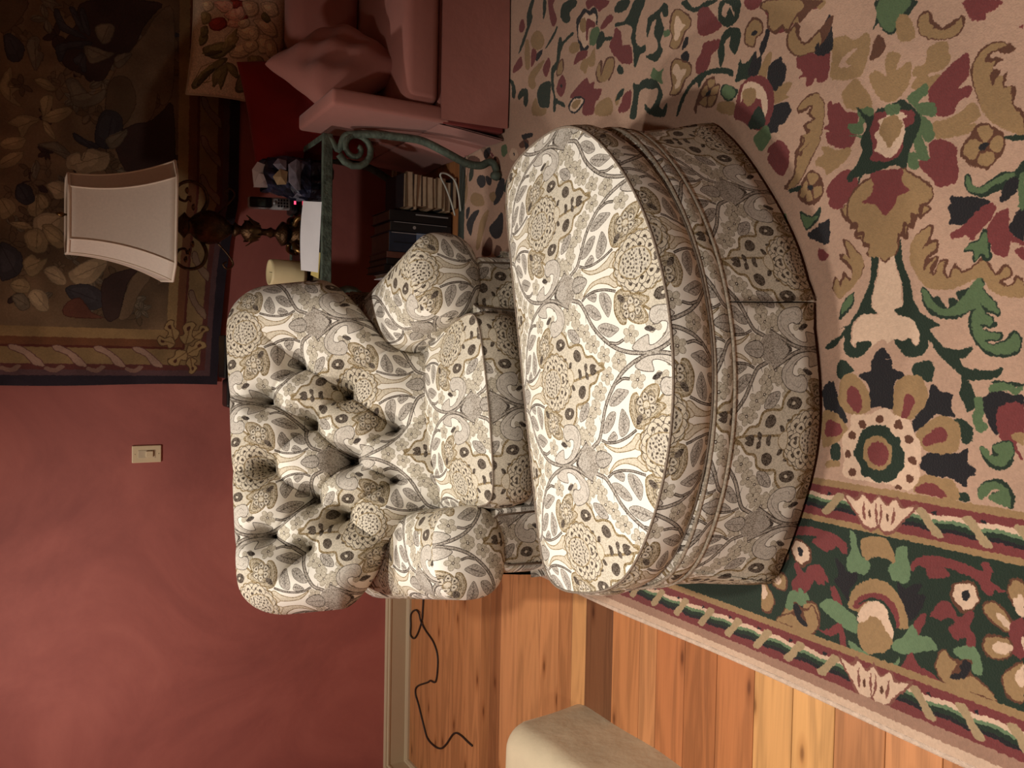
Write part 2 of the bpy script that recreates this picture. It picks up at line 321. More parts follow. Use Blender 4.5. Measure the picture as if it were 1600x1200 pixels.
o|-545 1274 -512 1258 -482 1217 -481 1177 -496 1153 -522 1132 -561 1121 -569 1127 -573 1154 -565 1265 -560 1274
b|-556 1261 -530 1245 -512 1208 -512 1176 -531 1151 -570 1142 -571 1158 -540 1174 -530 1215 -557 1248
g|-549 1248 -525 1216 -527 1179 -562 1150 -585 1157 -561 1174 -533 1215
c|-586 1249 -554 1239 -532 1215 -529 1191 -540 1174 -563 1166 -584 1155 -603 1158 -593 1172 -573 1189 -566 1214 -585 1230
o|-595 1249 -583 1230 -566 1214 -569 1189 -587 1175 -606 1156 -632 1171 -640 1181 -643 1195 -654 1219 -635 1241
r|-458 1030 -443 1020 -432 990 -438 977 -450 973 -465 968 -488 981 -503 1001 -494 1015 -481 1029
c|-460 1024 -445 1016 -438 993 -442 980 -454 976 -466 972 -486 985 -493 1001 -486 1011 -476 1024
k|-459 1006 -453 996 -458 989 -473 994 -474 1002
b|-526 1073 -495 1056 -485 1039 -495 1021 -512 1010 -494 991 -497 978 -525 987 -543 973 -568 978 -566 995 -552 992 -554 1009 -562 1012 -542 1033 -524 1017 -518 1031 -529 1048 -528 1062
l|-578 1354 -558 1332 -557 1305 -568 1278 -580 1251 -615 1248 -615 1271 -608 1298 -592 1335
l|-596 1451 -556 1422 -558 1398 -574 1383 -585 1411 -607 1435 -607 1450
r|-646 1472 -614 1460 -606 1430 -584 1406 -576 1364 -608 1351 -640 1356 -643 1394 -648 1439 -634 1444 -653 1469
o|-640 1467 -617 1458 -607 1425 -589 1404 -581 1366 -609 1355 -638 1361 -641 1394 -643 1434 -626 1445
k|-598 1421 -585 1404 -610 1401 -628 1381 -625 1400 -614 1415
b|-634 1361 -635 1338 -606 1298 -619 1284 -653 1274 -655 1292 -630 1297 -644 1319 -641 1347
l|-606 1156 -588 1134 -556 1112 -574 1097 -570 1071 -591 1052 -603 1081 -625 1128 -623 1156
r|-436 917 -413 912 -404 900 -413 885 -476 882 -463 901
o|-435 914 -415 908 -409 900 -419 884 -473 882 -456 899
c|-451 904 -436 893 -440 884 -476 882 -473 894
r|-483 964 -465 956 -460 938 -473 915 -499 898 -513 905 -513 923 -499 952
o|-482 961 -467 953 -465 937 -477 918 -498 904 -511 911 -507 926 -495 949
c|-485 937 -481 927 -500 901 -508 902 -505 917
b|-496 908 -483 894 -482 882 -549 879 -556 891 -542 907
c|-517 887 -512 881 -540 880 -532 884
r|-556 961 -531 954 -524 929 -524 910 -537 901 -560 906 -573 927 -572 952
o|-554 956 -535 951 -528 929 -528 910 -538 905 -558 909 -569 927 -568 949
c|-549 940 -536 928 -537 902 -551 906 -562 931
r|-607 923 -583 908 -564 888 -564 879 -633 876 -643 894 -639 909 -620 916
o|-605 918 -585 905 -568 888 -567 879 -630 876 -638 892 -632 906
c|-591 896 -576 887 -567 879 -606 877 -607 889
b|-659 1135 -631 1124 -616 1110 -638 1094 -643 1068 -650 1050 -658 1043 -667 1067 -666 1097 -659 1116 -666 1127
l|-584 1021 -568 1002 -563 975 -581 962 -611 956 -614 973 -602 984 -595 1004
l|-637 1271 -644 1245 -655 1211 -661 1186 -655 1154 -632 1140 -654 1143 -669 1166 -668 1194 -661 1219 -659 1257
r|-626 1058 -593 1049 -584 1035 -597 1021 -598 1004 -588 981 -613 980 -622 966 -631 947 -649 927 -660 930 -659 962 -668 965 -659 981 -660 1001 -662 1025 -655 1043
o|-628 1055 -595 1045 -587 1035 -602 1024 -607 1010 -634 1023 -640 1009 -624 983 -627 963 -647 930 -654 932 -652 962 -657 1002 -658 1025 -650 1040
k|-609 1005 -594 994 -597 981 -614 982 -633 996 -643 1019 -634 1023 -621 1003
r|840 3251 839 3195 814 3140 791 3150 790 3226
k|837 3109 847 3057 820 3046 804 3087
c|801 2879 800 2851 776 2823 755 2831 758 2868 781 2893
k|787 2865 781 2846 770 2850
k|773 3024 799 3010 786 2994 754 3003
k|738 2993 763 2974 741 2958
r|811 2815 818 2762 796 2744 789 2796
k|839 2798 833 2728 818 2719 817 2780 792 2744 764 2760 813 2780
k|724 3163 746 3148 737 3095 700 3083 693 3124
k|735 3084 716 3032 689 3041 704 3072
k|699 2962 693 2923 642 2930 610 2968 607 3008 653 2999
o|651 3050 660 3010 637 2989 618 3018
o|683 3189 661 3113 618 3090 626 3176 658 3221
r|730 2867 726 2821 698 2820 705 2857
m|826 2957 828 2918 793 2907 786 2945
k|560 3251 602 3186 600 3132 552 3184 504 3204
o|545 3129 584 3089 588 3047 515 3086 445 3126 449 3158
k|515 3045 546 2985 568 2937 524 2926 474 2943 471 3002
r|442 3094 481 3043 453 3012 407 3030 413 3103
r|404 3000 440 2981 427 2941 389 2940
b|453 3258 469 3214 421 3190 416 3246
k|622 3253 627 3220 588 3230 581 3252
o|594 2919 608 2891 560 2879 555 2908
b|837 3057 804 3015 799 3035
g|795 3226 789 3193 745 3202 741 3236
o|761 3293 765 3259 681 3244 645 3277 690 3302
"""
FAB = """
L|||118|0|692 -214
L|||118|0|770 273
L|||118|0|1186 561
L|||118|0|1544 824
L|||118|0|1862 1132
L|||118|0|2119 1572
L|||118|0|1463 3645
L|||118|0|484 3
L|||125|0|1588 2022
F|gl|gd|14|1|978 -93 1012 137 1131 271 1348 340 1359 137 1173 -62
F|md|oc|62|1|1447 -1268 1336 -1024 1101 -1000 904 -757 897 -467 1116 -225 1379 -137 1387 133 1470 372 1750 480 1800 716 2038 919 2152 1067 2200 754 2208 216 2207 -333 2099 -1099 1757 -1403
F|bk|bk|6|1|1107 -616 1114 -402 1252 -287 1354 -378 1377 -596 1239 -713
F|md||0|1|1211 -528 1208 -456 1271 -433 1274 -504
F|bk|bk|6|1|1516 64 1510 166 1620 276 1764 280 1808 148 1740 32 1618 -9
F|bk|bk|6|1|1952 362 1901 458 2032 474 2098 381
F|bk|bk|6|1|2081 579 2096 721 2168 806 2236 653 2192 572
F|bk||0|1|1984 98 2004 196 2180 220 2161 123
F|bk||0|1|1423 -858 1426 -750 1532 -734 1515 -840
F|bk||0|1|1604 -462 1612 -322 1682 -336 1664 -452
F|bk||0|1|1760 -211 1759 -120 1897 -168 1868 -267
S|gs||46|1|277 166 358 357 446 520 622 642 850 756 1109 887 1348 1066 1598 1308 1813 1594 1966 1924 2051 2253 2079 2621 1975 2957 1832 3212 1676 3502
S|gd||14|1|406 426 538 381
S|gd||14|1|832 685 969 666
S|gd||16|1|1180 948 1348 948
S|gd||14|1|1551 1223 1653 1185
S|gs||26|1|1632 1395 1694 1611 1655 1794
F|gs|gd|16|1|1907 2019 1768 2167 1693 2409 1712 2490 1918 2481 1909 2666 1755 2890 1546 2979 1475 2850 1513 2723 1411 2595 1237 2579 1119 2678 1121 2901 1200 3128 1392 3276 1616 3263 1805 3099 1958 2880 2033 2587 2034 2298
S|gd||8|1|1314 3170 1544 3176 1793 2944 1963 2679
S|gd||7|1|1303 2733 1223 2826 1298 3015
F|gl|gd|10|1|607 693 588 890 744 1106 940 1218 1015 1184 1002 1021 860 851
F|gl|gd|10|1|425 1269 481 1469 650 1582 814 1581 1030 1459 921 1360 639 1238
F|gl|gd|10|1|399 821 355 1019 420 1152 570 1084 519 948
F|gl|gd|10|1|1181 1066 1137 1283 1242 1542 1382 1723 1464 1555 1489 1370 1343 1160
S|gd||7|1|644 834 971 1120
S|gd||7|1|509 1373 971 1444
S|gd||7|1|1198 1134 1395 1610
F|gd|gd|6|1|1536 2411 1502 2541 1629 2686 1628 2522
S|gs||18|1|430 621 344 829 326 1119 383 1437 501 1738
F|bu|oc|34|1|560 1752 509 1959 593 2208 718 2318 878 2610 988 2532 981 2407 1252 2535 1399 2493 1404 2304 1302 2106 1193 1992 1312 1931 1262 1785 1001 1666 758 1679
F|bk||0|1|624 1788 628 1898 761 1989 827 1935 754 1813
S|bk||8|1|934 2029 952 2199 843 2385 901 2503
S|bk||8|1|1036 1905 1037 2014 1197 1904
S|bk||8|1|1096 2136 1230 2245 1287 2363 1076 2267
S|md||14|1|726 2059 864 2169 1048 2056
F|cr|oc|22|1|347 682 194 850 97 1056 82 1434 134 1701 263 1862 394 1843 416 1728 281 1544 177 1234 220 943
F|cr|oc|18|1|108 1614 41 1938 236 1954 342 1851
F|gd|gd|6|1|2113 2945 2034 3105 2109 3211 2259 3209 2198 3043
"""
TAP = """
dk|1377 1438 1432 1196 1380 1211 1315 1248 1219 1285 1160 1344 1091 1373 1070 1402 1091 1459 1106 1508 1164 1529 1276 1473
br|1219 1285 1293 1241 1383 1196 1411 1142 1092 1140 1012 1179 1058 1194 974 1209 849 1284 921 1343 996 1373 1086 1358
dk|978 1186 1018 1140 738 1135 756 1193 704 1283 841 1343 914 1284 939 1224
b1|1078 1358 1104 1300 1029 1270 962 1284 891 1328 948 1372
bk|1306 1550 1325 1536 1269 1508 1248 1459 1229 1438 1234 1487 1249 1529
bk|1334 1494 1341 1480 1302 1459 1260 1438 1256 1459
bk|1334 1459 1344 1445 1293 1431 1247 1424 1258 1445
bk|1177 1543 1199 1508 1219 1445 1217 1416 1188 1445 1177 1501 1126 1522 1132 1536
bk|1142 1480 1172 1445 1103 1437 1100 1452 1130 1459 1120 1473
g1|1282 1409 1306 1366 1295 1344 1237 1359 1223 1388
g1|1196 1445 1203 1409 1194 1373 1192 1344 1163 1373 1137 1423
bk|1180 1717 1193 1691 1155 1651 1099 1664 1099 1704
g1|1164 1644 1199 1624 1196 1597 1149 1604 1138 1584 1071 1611 1113 1631
l1|1039 1617 1047 1577 1014 1542 1002 1570 1019 1604
l1|1012 1730 1070 1697 1034 1691 994 1704 993 1664 966 1691 926 1658 941 1704 974 1730
l1|959 1597 986 1570 981 1553 942 1556 891 1583
l1|890 1590 927 1556 951 1501 930 1487 882 1542
l1|857 1704 895 1658 889 1597 853 1631 803 1658 840 1671
l1|883 1587 871 1563 820 1542 825 1563 853 1583
l1|778 1730 806 1691 805 1644 764 1664 757 1717
l1|710 1730 744 1697 751 1651 701 1678 679 1730
g1|788 1604 806 1535 751 1479 747 1507 771 1556
bk|853 1479 828 1430 819 1387 799 1415 822 1472
bk|946 1387 961 1343 925 1314 843 1328 805 1372 839 1408
g1|845 1372 875 1328 895 1299 845 1313 808 1350
l2|747 1507 774 1479 777 1458 746 1451 797 1430 794 1394 783 1357 725 1372 703 1422 667 1458 704 1472 709 1500
l2|637 1576 657 1535 645 1507 598 1507 586 1542 608 1556
g1|670 1624 725 1610 704 1597 656 1610
l1|560 1637 594 1610 589 1590 551 1576 509 1610 522 1637
l1|558 1730 562 1691 525 1678 491 1711 497 1730
l2|501 1617 528 1576 525 1528 536 1500 481 1500 422 1542 425 1597 454 1617
g1|721 1335 732 1313 711 1291 692 1313
g1|1051 1508 1065 1473 1011 1423 1044 1373 993 1387 961 1437 962 1480 1007 1494
bk|626 1671 623 1631 570 1617 551 1651 579 1678
b1|1312 1730 1333 1638 1259 1664 1205 1704 1200 1730
g1|1176 1344 1198 1315 1203 1285 1150 1315 1138 1337
bk|391 1730 386 1691 350 1658 288 1664 254 1711 268 1731
l1|566 1730 562 1691 525 1678 491 1711 497 1730
l1|477 1697 483 1644 461 1624 457 1671
l1|436 1651 463 1604 419 1569 372 1583 376 1631
l1|595 1604 590 1576 552 1569 541 1597
l1|335 1651 361 1624 339 1597 349 1569 293 1597 275 1631 304 1651
l2|301 1583 320 1542 275 1507 247 1514 256 1555
l2|291 1500 316 1478 352 1429 363 1385 349 1356 290 1385 256 1421 253 1471
l1|472 1590 483 1556 448 1514 410 1500 391 1535 419 1569
l1|240 1698 265 1658 244 1631 212 1637 210 1678
l2|189 1637 221 1624 223 1590 192 1569 145 1569 144 1603
g1|194 1691 204 1651 158 1631 141 1664
bk|235 1507 255 1443 234 1385 179 1363 152 1421 189 1485
rb|172 1506 198 1457 144 1414 122 1370 124 1506
br|124 1311 248 1282 316 1244 303 1191 251 1221 201 1244 134 1266
dk|275 1370 332 1244 264 1282 132 1311 122 1363
"""
PIL = """
rd|1327 996 1351 957 1348 934 1318 926 1291 957 1297 988
rd|1417 950 1434 871 1391 847 1341 854 1323 902 1350 926 1390 926
pk|1410 981 1424 919 1395 903 1370 942 1388 973
pk|1363 942 1405 895 1376 879 1346 870 1345 910
pk|1348 918 1346 870 1318 886 1318 926
cm|1434 871 1447 815 1400 806 1369 839 1396 863
cm|1362 830 1381 782 1373 740 1327 723 1311 765 1335 806
cm|1301 814 1320 756 1286 723 1250 739 1232 789 1261 805
cm|1308 894 1341 814 1304 797 1276 854
cm|1225 909 1278 846 1261 805 1203 853 1194 901
cm|1451 799 1463 741 1418 724 1394 757 1412 790
gr|1221 1011 1247 941 1246 886 1185 948 1191 1003
gr|1063 1048 1107 1025 1185 948 1183 917 1115 979 1059 1025
gr|1117 971 1164 932 1160 909 1068 932 1089 948 1070 963
gr|1173 925 1165 885 1119 869 1130 901
gr|1110 876 1154 853 1180 804 1175 738 1116 746 1105 812 1076 836 1069 876
gr|1273 1026 1272 996 1238 1003 1226 1026
gr|1413 782 1386 757 1366 773 1385 798
ol|1227 941 1281 910 1318 886 1260 894 1222 925
ol|1360 1027 1359 996 1329 988 1314 1019
ol|1214 837 1224 788 1194 772 1175 829
dk|1195 1003 1217 949 1209 941 1186 995
dk|1083 1025 1141 971 1133 967 1069 1017
cm|1292 773 1307 740 1279 719 1228 722 1222 756 1251 772
cm|1320 838 1327 806 1295 801 1274 822 1291 842
gr|1297 1026 1310 1004 1279 996 1259 1019
cm|1342 886 1363 847 1336 838 1317 870
pk|1397 895 1410 871 1380 859 1353 875 1366 891
rd|1418 907 1424 883 1403 887 1398 907
cm|1399 1027 1408 989 1378 981 1363 1012
gr|1223 747 1220 722 1170 726 1179 743
cm|1258 862 1284 814 1255 797 1227 837
ol|1271 918 1283 878 1244 894 1234 921
"""

def parse(s):
    out = []
    for line in s.strip().splitlines():
        f = line.split('|')
        n = np.array([float(t) for t in f[-1].split()]).reshape(-1, 2)
        out.append((f[:-1], n))
    return out

# ------------------------------------------------------------------ painter (fills polygons into an array)
def smooth_closed(p, k=4):
    n = len(p)
    if n < 4: return p
    p0, p1, p2, p3 = np.roll(p, 1, 0), p, np.roll(p, -1, 0), np.roll(p, -2, 0)
    res = []
    for t in np.arange(k) / k:
        res.append(0.5 * ((2 * p1) + (-p0 + p2) * t + (2 * p0 - 5 * p1 + 4 * p2 - p3) * t * t + (-p0 + 3 * p1 - 3 * p2 + p3) * t ** 3))
    return np.stack(res, 1).reshape(-1, 2)

def smooth_open(p, k=5):
    if len(p) < 3: return p
    q = np.vstack([2 * p[0] - p[1], p, 2 * p[-1] - p[-2]])
    res = []
    for i in range(len(p) - 1):
        p0, p1, p2, p3 = q[i], q[i + 1], q[i + 2], q[i + 3]
        for t in np.arange(k) / k:
            res.append(0.5 * ((2 * p1) + (-p0 + p2) * t + (2 * p0 - 5 * p1 + 4 * p2 - p3) * t * t + (-p0 + 3 * p1 - 3 * p2 + p3) * t ** 3))
    res.append(p[-1])
    return np.array(res)

class Canvas:
    def __init__(s, x0, y0, w, h, ppu, base):
        s.x0, s.y0, s.ppu = x0, y0, ppu
        s.nx, s.ny = int(round(w * ppu)), int(round(h * ppu))
        s.a = np.empty((s.ny, s.nx, 3), np.float32); s.a[:] = np.array(base, np.float32) / 255
    def px(s, p): return (np.asarray(p, float) - (s.x0, s.y0)) * s.ppu
    def mask(s, q):
        lo = np.floor(q.min(0)).astype(int); hi = np.ceil(q.max(0)).astype(int) + 1
        ax, ay = max(lo[0], 0), max(lo[1], 0); bx, by = min(hi[0], s.nx), min(hi[1], s.ny)
        if ax >= bx or ay >= by: return None
        t = np.zeros((by - ay, bx - ax + 1), np.uint8)
        q2 = np.roll(q, -1, 0)
        for (xa, ya), (xb, yb) in zip(q, q2):
            if ya == yb: continue
            if ya > yb: xa, ya, xb, yb = xb, yb, xa, ya
            r0, r1 = max(int(math.ceil(ya - .5)), ay), min(int(math.ceil(yb - .5)), by)
            if r0 >= r1: continue
            r = np.arange(r0, r1)
            xc = xa + (r + .5 - ya) * (xb - xa) / (yb - ya)
            c = np.clip(np.ceil(xc - .5).astype(int) - ax, 0, bx - ax)
            t[r - ay, c] ^= 1
        return (ay, by, ax, bx), np.bitwise_xor.accumulate(t, 1)[:, :-1].astype(bool)
    def fill(s, q, col):
        m = s.mask(q)
        if m is None: return
        (ay, by, ax, bx), k = m
        s.a[ay:by, ax:bx][k] = np.array(col, np.float32) / 255
    def stroke(s, q, wpx, col, closed=False, taper=False):
        if closed: q = np.vstack([q, q[:1]])
        n = len(q)
        for i in range(n - 1):
            a, b = q[i], q[i + 1]
            d = b - a; l = math.hypot(*d)
            if l < 1e-6: continue
            f0 = f1 = 1.0
            if taper:
                f0 = 1 - .55 * i / (n - 1); f1 = 1 - .55 * (i + 1) / (n - 1)
            e = d / l; nn = np.array([-e[1], e[0]]) * wpx / 2; ee = e * wpx * .22
            s.fill(np.array([a - ee + nn * f0, b + ee + nn * f1, b + ee - nn * f1, a - ee - nn * f0]), col)
    def image(s, name):
        im = bpy.data.images.new(name, s.nx, s.ny)
        buf = np.ones((s.ny, s.nx, 4), np.float32); buf[..., :3] = np.clip(s.a, 0, 1)
        im.pixels.foreach_set(buf.ravel()); im.update(); im.pack()
        return im

def vnoise(ny, nx, cell, periodic=False):
    gy, gx = max(2, int(round(ny / cell))), max(2, int(round(nx / cell)))
    g = RNG.random((gy + 1, gx + 1)).astype(np.float32)
    if periodic: g[-1] = g[0]; g[:, -1] = g[:, 0]
    y = np.linspace(0, gy, ny, endpoint=False); x = np.linspace(0, gx, nx, endpoint=False)
    iy, ix = y.astype(int), x.astype(int); fy, fx = (y - iy)[:, None], (x - ix)[None]
    fy = fy * fy * (3 - 2 * fy); fx = fx * fx * (3 - 2 * fx)
    a = g[iy][:, ix]; b = g[iy][:, ix + 1]; c = g[iy + 1][:, ix]; d = g[iy + 1][:, ix + 1]
    return (a * (1 - fx) + b * fx) * (1 - fy) + (c * (1 - fx) + d * fx) * fy

# ---------------- upholstery repeat
def paint_fabric():
    WT, BT = 4200, 6900
    pal = dict(cr=(214, 204, 184), md=(208, 199, 181), oc=(152, 134, 102), bk=(98, 88, 78), gl=(182, 175, 165), gd=(84, 76, 70),
               gs=(172, 164, 153), bu=(176, 163, 139), pt=(199, 191, 174), sf=(203, 196, 185), wh=(240, 235, 224))
    cv = Canvas(0, 0, WT, BT, 0.19, pal['wh'])
    def copies(pts):
        for sx in (1, -1):
            for (da, db) in ((0, 0), (WT / 2, BT / 2)):
                for ia in (-1, 0, 1):
                    for ib in (-1, 0, 1):
                        q = pts * (sx, 1) + (da + ia * WT, db + ib * BT)
                        mn, mx = q.min(0) - 150, q.max(0) + 150
                        if mx[0] < 0 or mx[1] < 0 or mn[0] > WT or mn[1] > BT: continue
                        yield cv.px(q)
    def poly(pts, fill, out, ow):
        for q in copies(pts):
            if fill: cv.fill(q, pal[fill])
            if out and ow: cv.stroke(q, ow * cv.ppu, pal[out], True)
    def line(pts, col, w, taper=True):
        for q in copies(pts): cv.stroke(q, w * cv.ppu, pal[col], False, taper)
    def blob(c, ra, rb, n=18, wob=0.0, ph=0.0, k=5):
        t = np.arange(n) / n * 2 * math.pi
        r = 1 + wob * np.cos(k * t + ph)
        return np.stack([c[0] + ra * r * np.cos(t), c[1] + rb * r * np.sin(t)], 1)
    def flower(c, r, rot):
        for k in range(5):
            t = rot + k * 2 * math.pi / 5
            e = np.array([math.cos(t), math.sin(t)]); n = np.array([-e[1], e[0]])
            c = np.asarray(c, float)
            p = np.array([c + e * r * .12, c + e * r * .55 + n * r * .36, c + e * r * .98 + n * r * .2, c + e * r * .98 - n * r * .2, c + e * r * .55 - n * r * .36])
            poly(smooth_closed(p), 'pt', 'cr', 0)
            line(np.array([c + e * r * .2, c + e * r * .7]), 'cr', 9, True)
            q = smooth_closed(p)
            for qq in copies(q): cv.stroke(qq, 11 * cv.ppu, (154, 145, 128), True)
        poly(blob(c, r * .2, r * .2, 12), 'bk', '', 0); poly(blob(c, r * .09, r * .09, 8), 'wh', '', 0)
    shapes = parse(FAB)
    fi = 0
    # extra field flowers between the stems
    for c in ((250, -420), (640, -60), (180, 520), (1040, 340), (1500, 720), (620, -780), (1000, -360), (1420, 80), (1900, 420)):
        flower(c, 205, c[0] * .01)
    for f, p in shapes:
        if f[0] == 'L':
            flower(p[0], 215, fi * .5); fi += 1
        elif f[0] == 'F':
            poly(smooth_closed(p), 'sf' if f[1] == 'gs' else f[1], f[2], int(f[3]))
            if f[1] in ('gl', 'bu', 'gs'):
                ct = p.mean(0); dd = p - ct; i0 = int(np.argmax((dd ** 2).sum(1))); ax_ = dd[i0] / (np.hypot(*dd[i0]) + 1e-6); sd = np.array([-ax_[1], ax_[0]])
                ln = np.hypot(*dd[i0])
                if f[1] == 'gl':
                    line(np.array([ct - ax_ * ln * .7, ct + ax_ * ln * .85]), 'gd', 12, True)
                    for q_ in (-.45, -.15, .15, .45):
                        for w_ in (-1, 1): line(np.array([ct + ax_ * ln * q_, ct + ax_ * ln * (q_ + .28) + sd * w_ * ln * .3]), 'gd', 9, True)
                elif f[1] == 'bu':
                    for w_, c_ in ((.8, 'cr'), (.62, 'bk')):
                        for q_ in copies(ct + (smooth_closed(p) - ct) * w_): cv.stroke(q_, 16 * cv.ppu, pal[c_], True)
                    for k_ in range(6):
                        t_ = k_ * 1.05; e_ = np.array([math.cos(t_), math.sin(t_)])
                        poly(blob(ct + e_ * ln * .30, 95, 80, 14, .15, t_, 3), 'md', 'bk', 14)
                        poly(blob(ct + e_ * ln * .30, 30, 30, 8), 'bk', '', 0)
                    poly(blob(ct, 90, 90, 14), 'cr', 'oc', 20)
        else:
            q = smooth_open(p)
            w = int(f[3]) * 1.25
            if f[1] == 'gs':
                line(q, 'gd', w + 44, False); line(q, 'gs', w, False)
            else: line(q, f[1], w, True)
    # medallion disc (its axis runs through a = 0, centre 2480 beyond the hub)
    dc = (0, 2480)
    poly(blob(dc, 690, 700, 60, .08, 0, 9), 'md', 'oc', 40)
    for ring, (rr, pr, n) in enumerate(((530, 200, 11), (390, 170, 9))):
        for k in range(n):
            t = k * 2 * math.pi / n + ring * .3
            c = (dc[0] + rr * math.cos(t), dc[1] + rr * math.sin(t))
            poly(blob(c, pr * .8, pr * .8, 14, .1, t, 3), 'cr', 'bk', 15)
            poly(blob(c, pr * .30, pr * .30, 9, .2, t, 3), 'bk', '', 0)
    poly(blob((dc[0], dc[1] - 150), 360, 430, 30, .03), 'md', 'oc', 24)
    for k in range(40):
        t = k * 2.39996; r = 335 * math.sqrt((k + .5) / 40)
        poly(blob((dc[0] + r * math.cos(t), dc[1] - 150 + 1.15 * r * math.sin(t)), 27, 27, 7, .2), 'bk' if k % 3 else 'gs', '', 0)
    poly(smooth_closed(np.array([(-220, 3130), (0, 3080), (220, 3130), (150, 3280), (0, 3340), (-150, 3280)])), 'cr', 'oc', 22)
    # hub
    poly(blob((0, 60), 360, 330, 40, .04, 0, 7), 'gs', 'gl', 16)
    poly(smooth_closed(np.array([(0, -420), (180, -250), (250, -40), (0, 20), (-250, -40), (-180, -250)])), 'gl', 'gs', 14)
    poly(smooth_closed(np.array([(0, 300), (190, 420), (150, 700), (0, 860), (-150, 700), (-190, 420)])), 'gl', 'gd', 16)
    line(np.array([(0, 320), (0, 800)]), 'gd', 14, True)
    # woven speckle: only where thread is coloured
    lum = cv.a.mean(2)
    tint = np.clip((0.88 - lum) / 0.25, 0, 1)
    n1 = vnoise(cv.ny, cv.nx, 2.4, True); n2 = vnoise(cv.ny, cv.nx, 5, True)
    sc = np.where((n1 * .6 + n2 * .4) > .54, -.17, .06)
    cv.a += (sc * tint)[..., None]
    cv.a += ((vnoise(cv.ny, cv.nx, 1.6, True) - .5) * .05)[..., None]
    return cv.image('paisley_repeat')

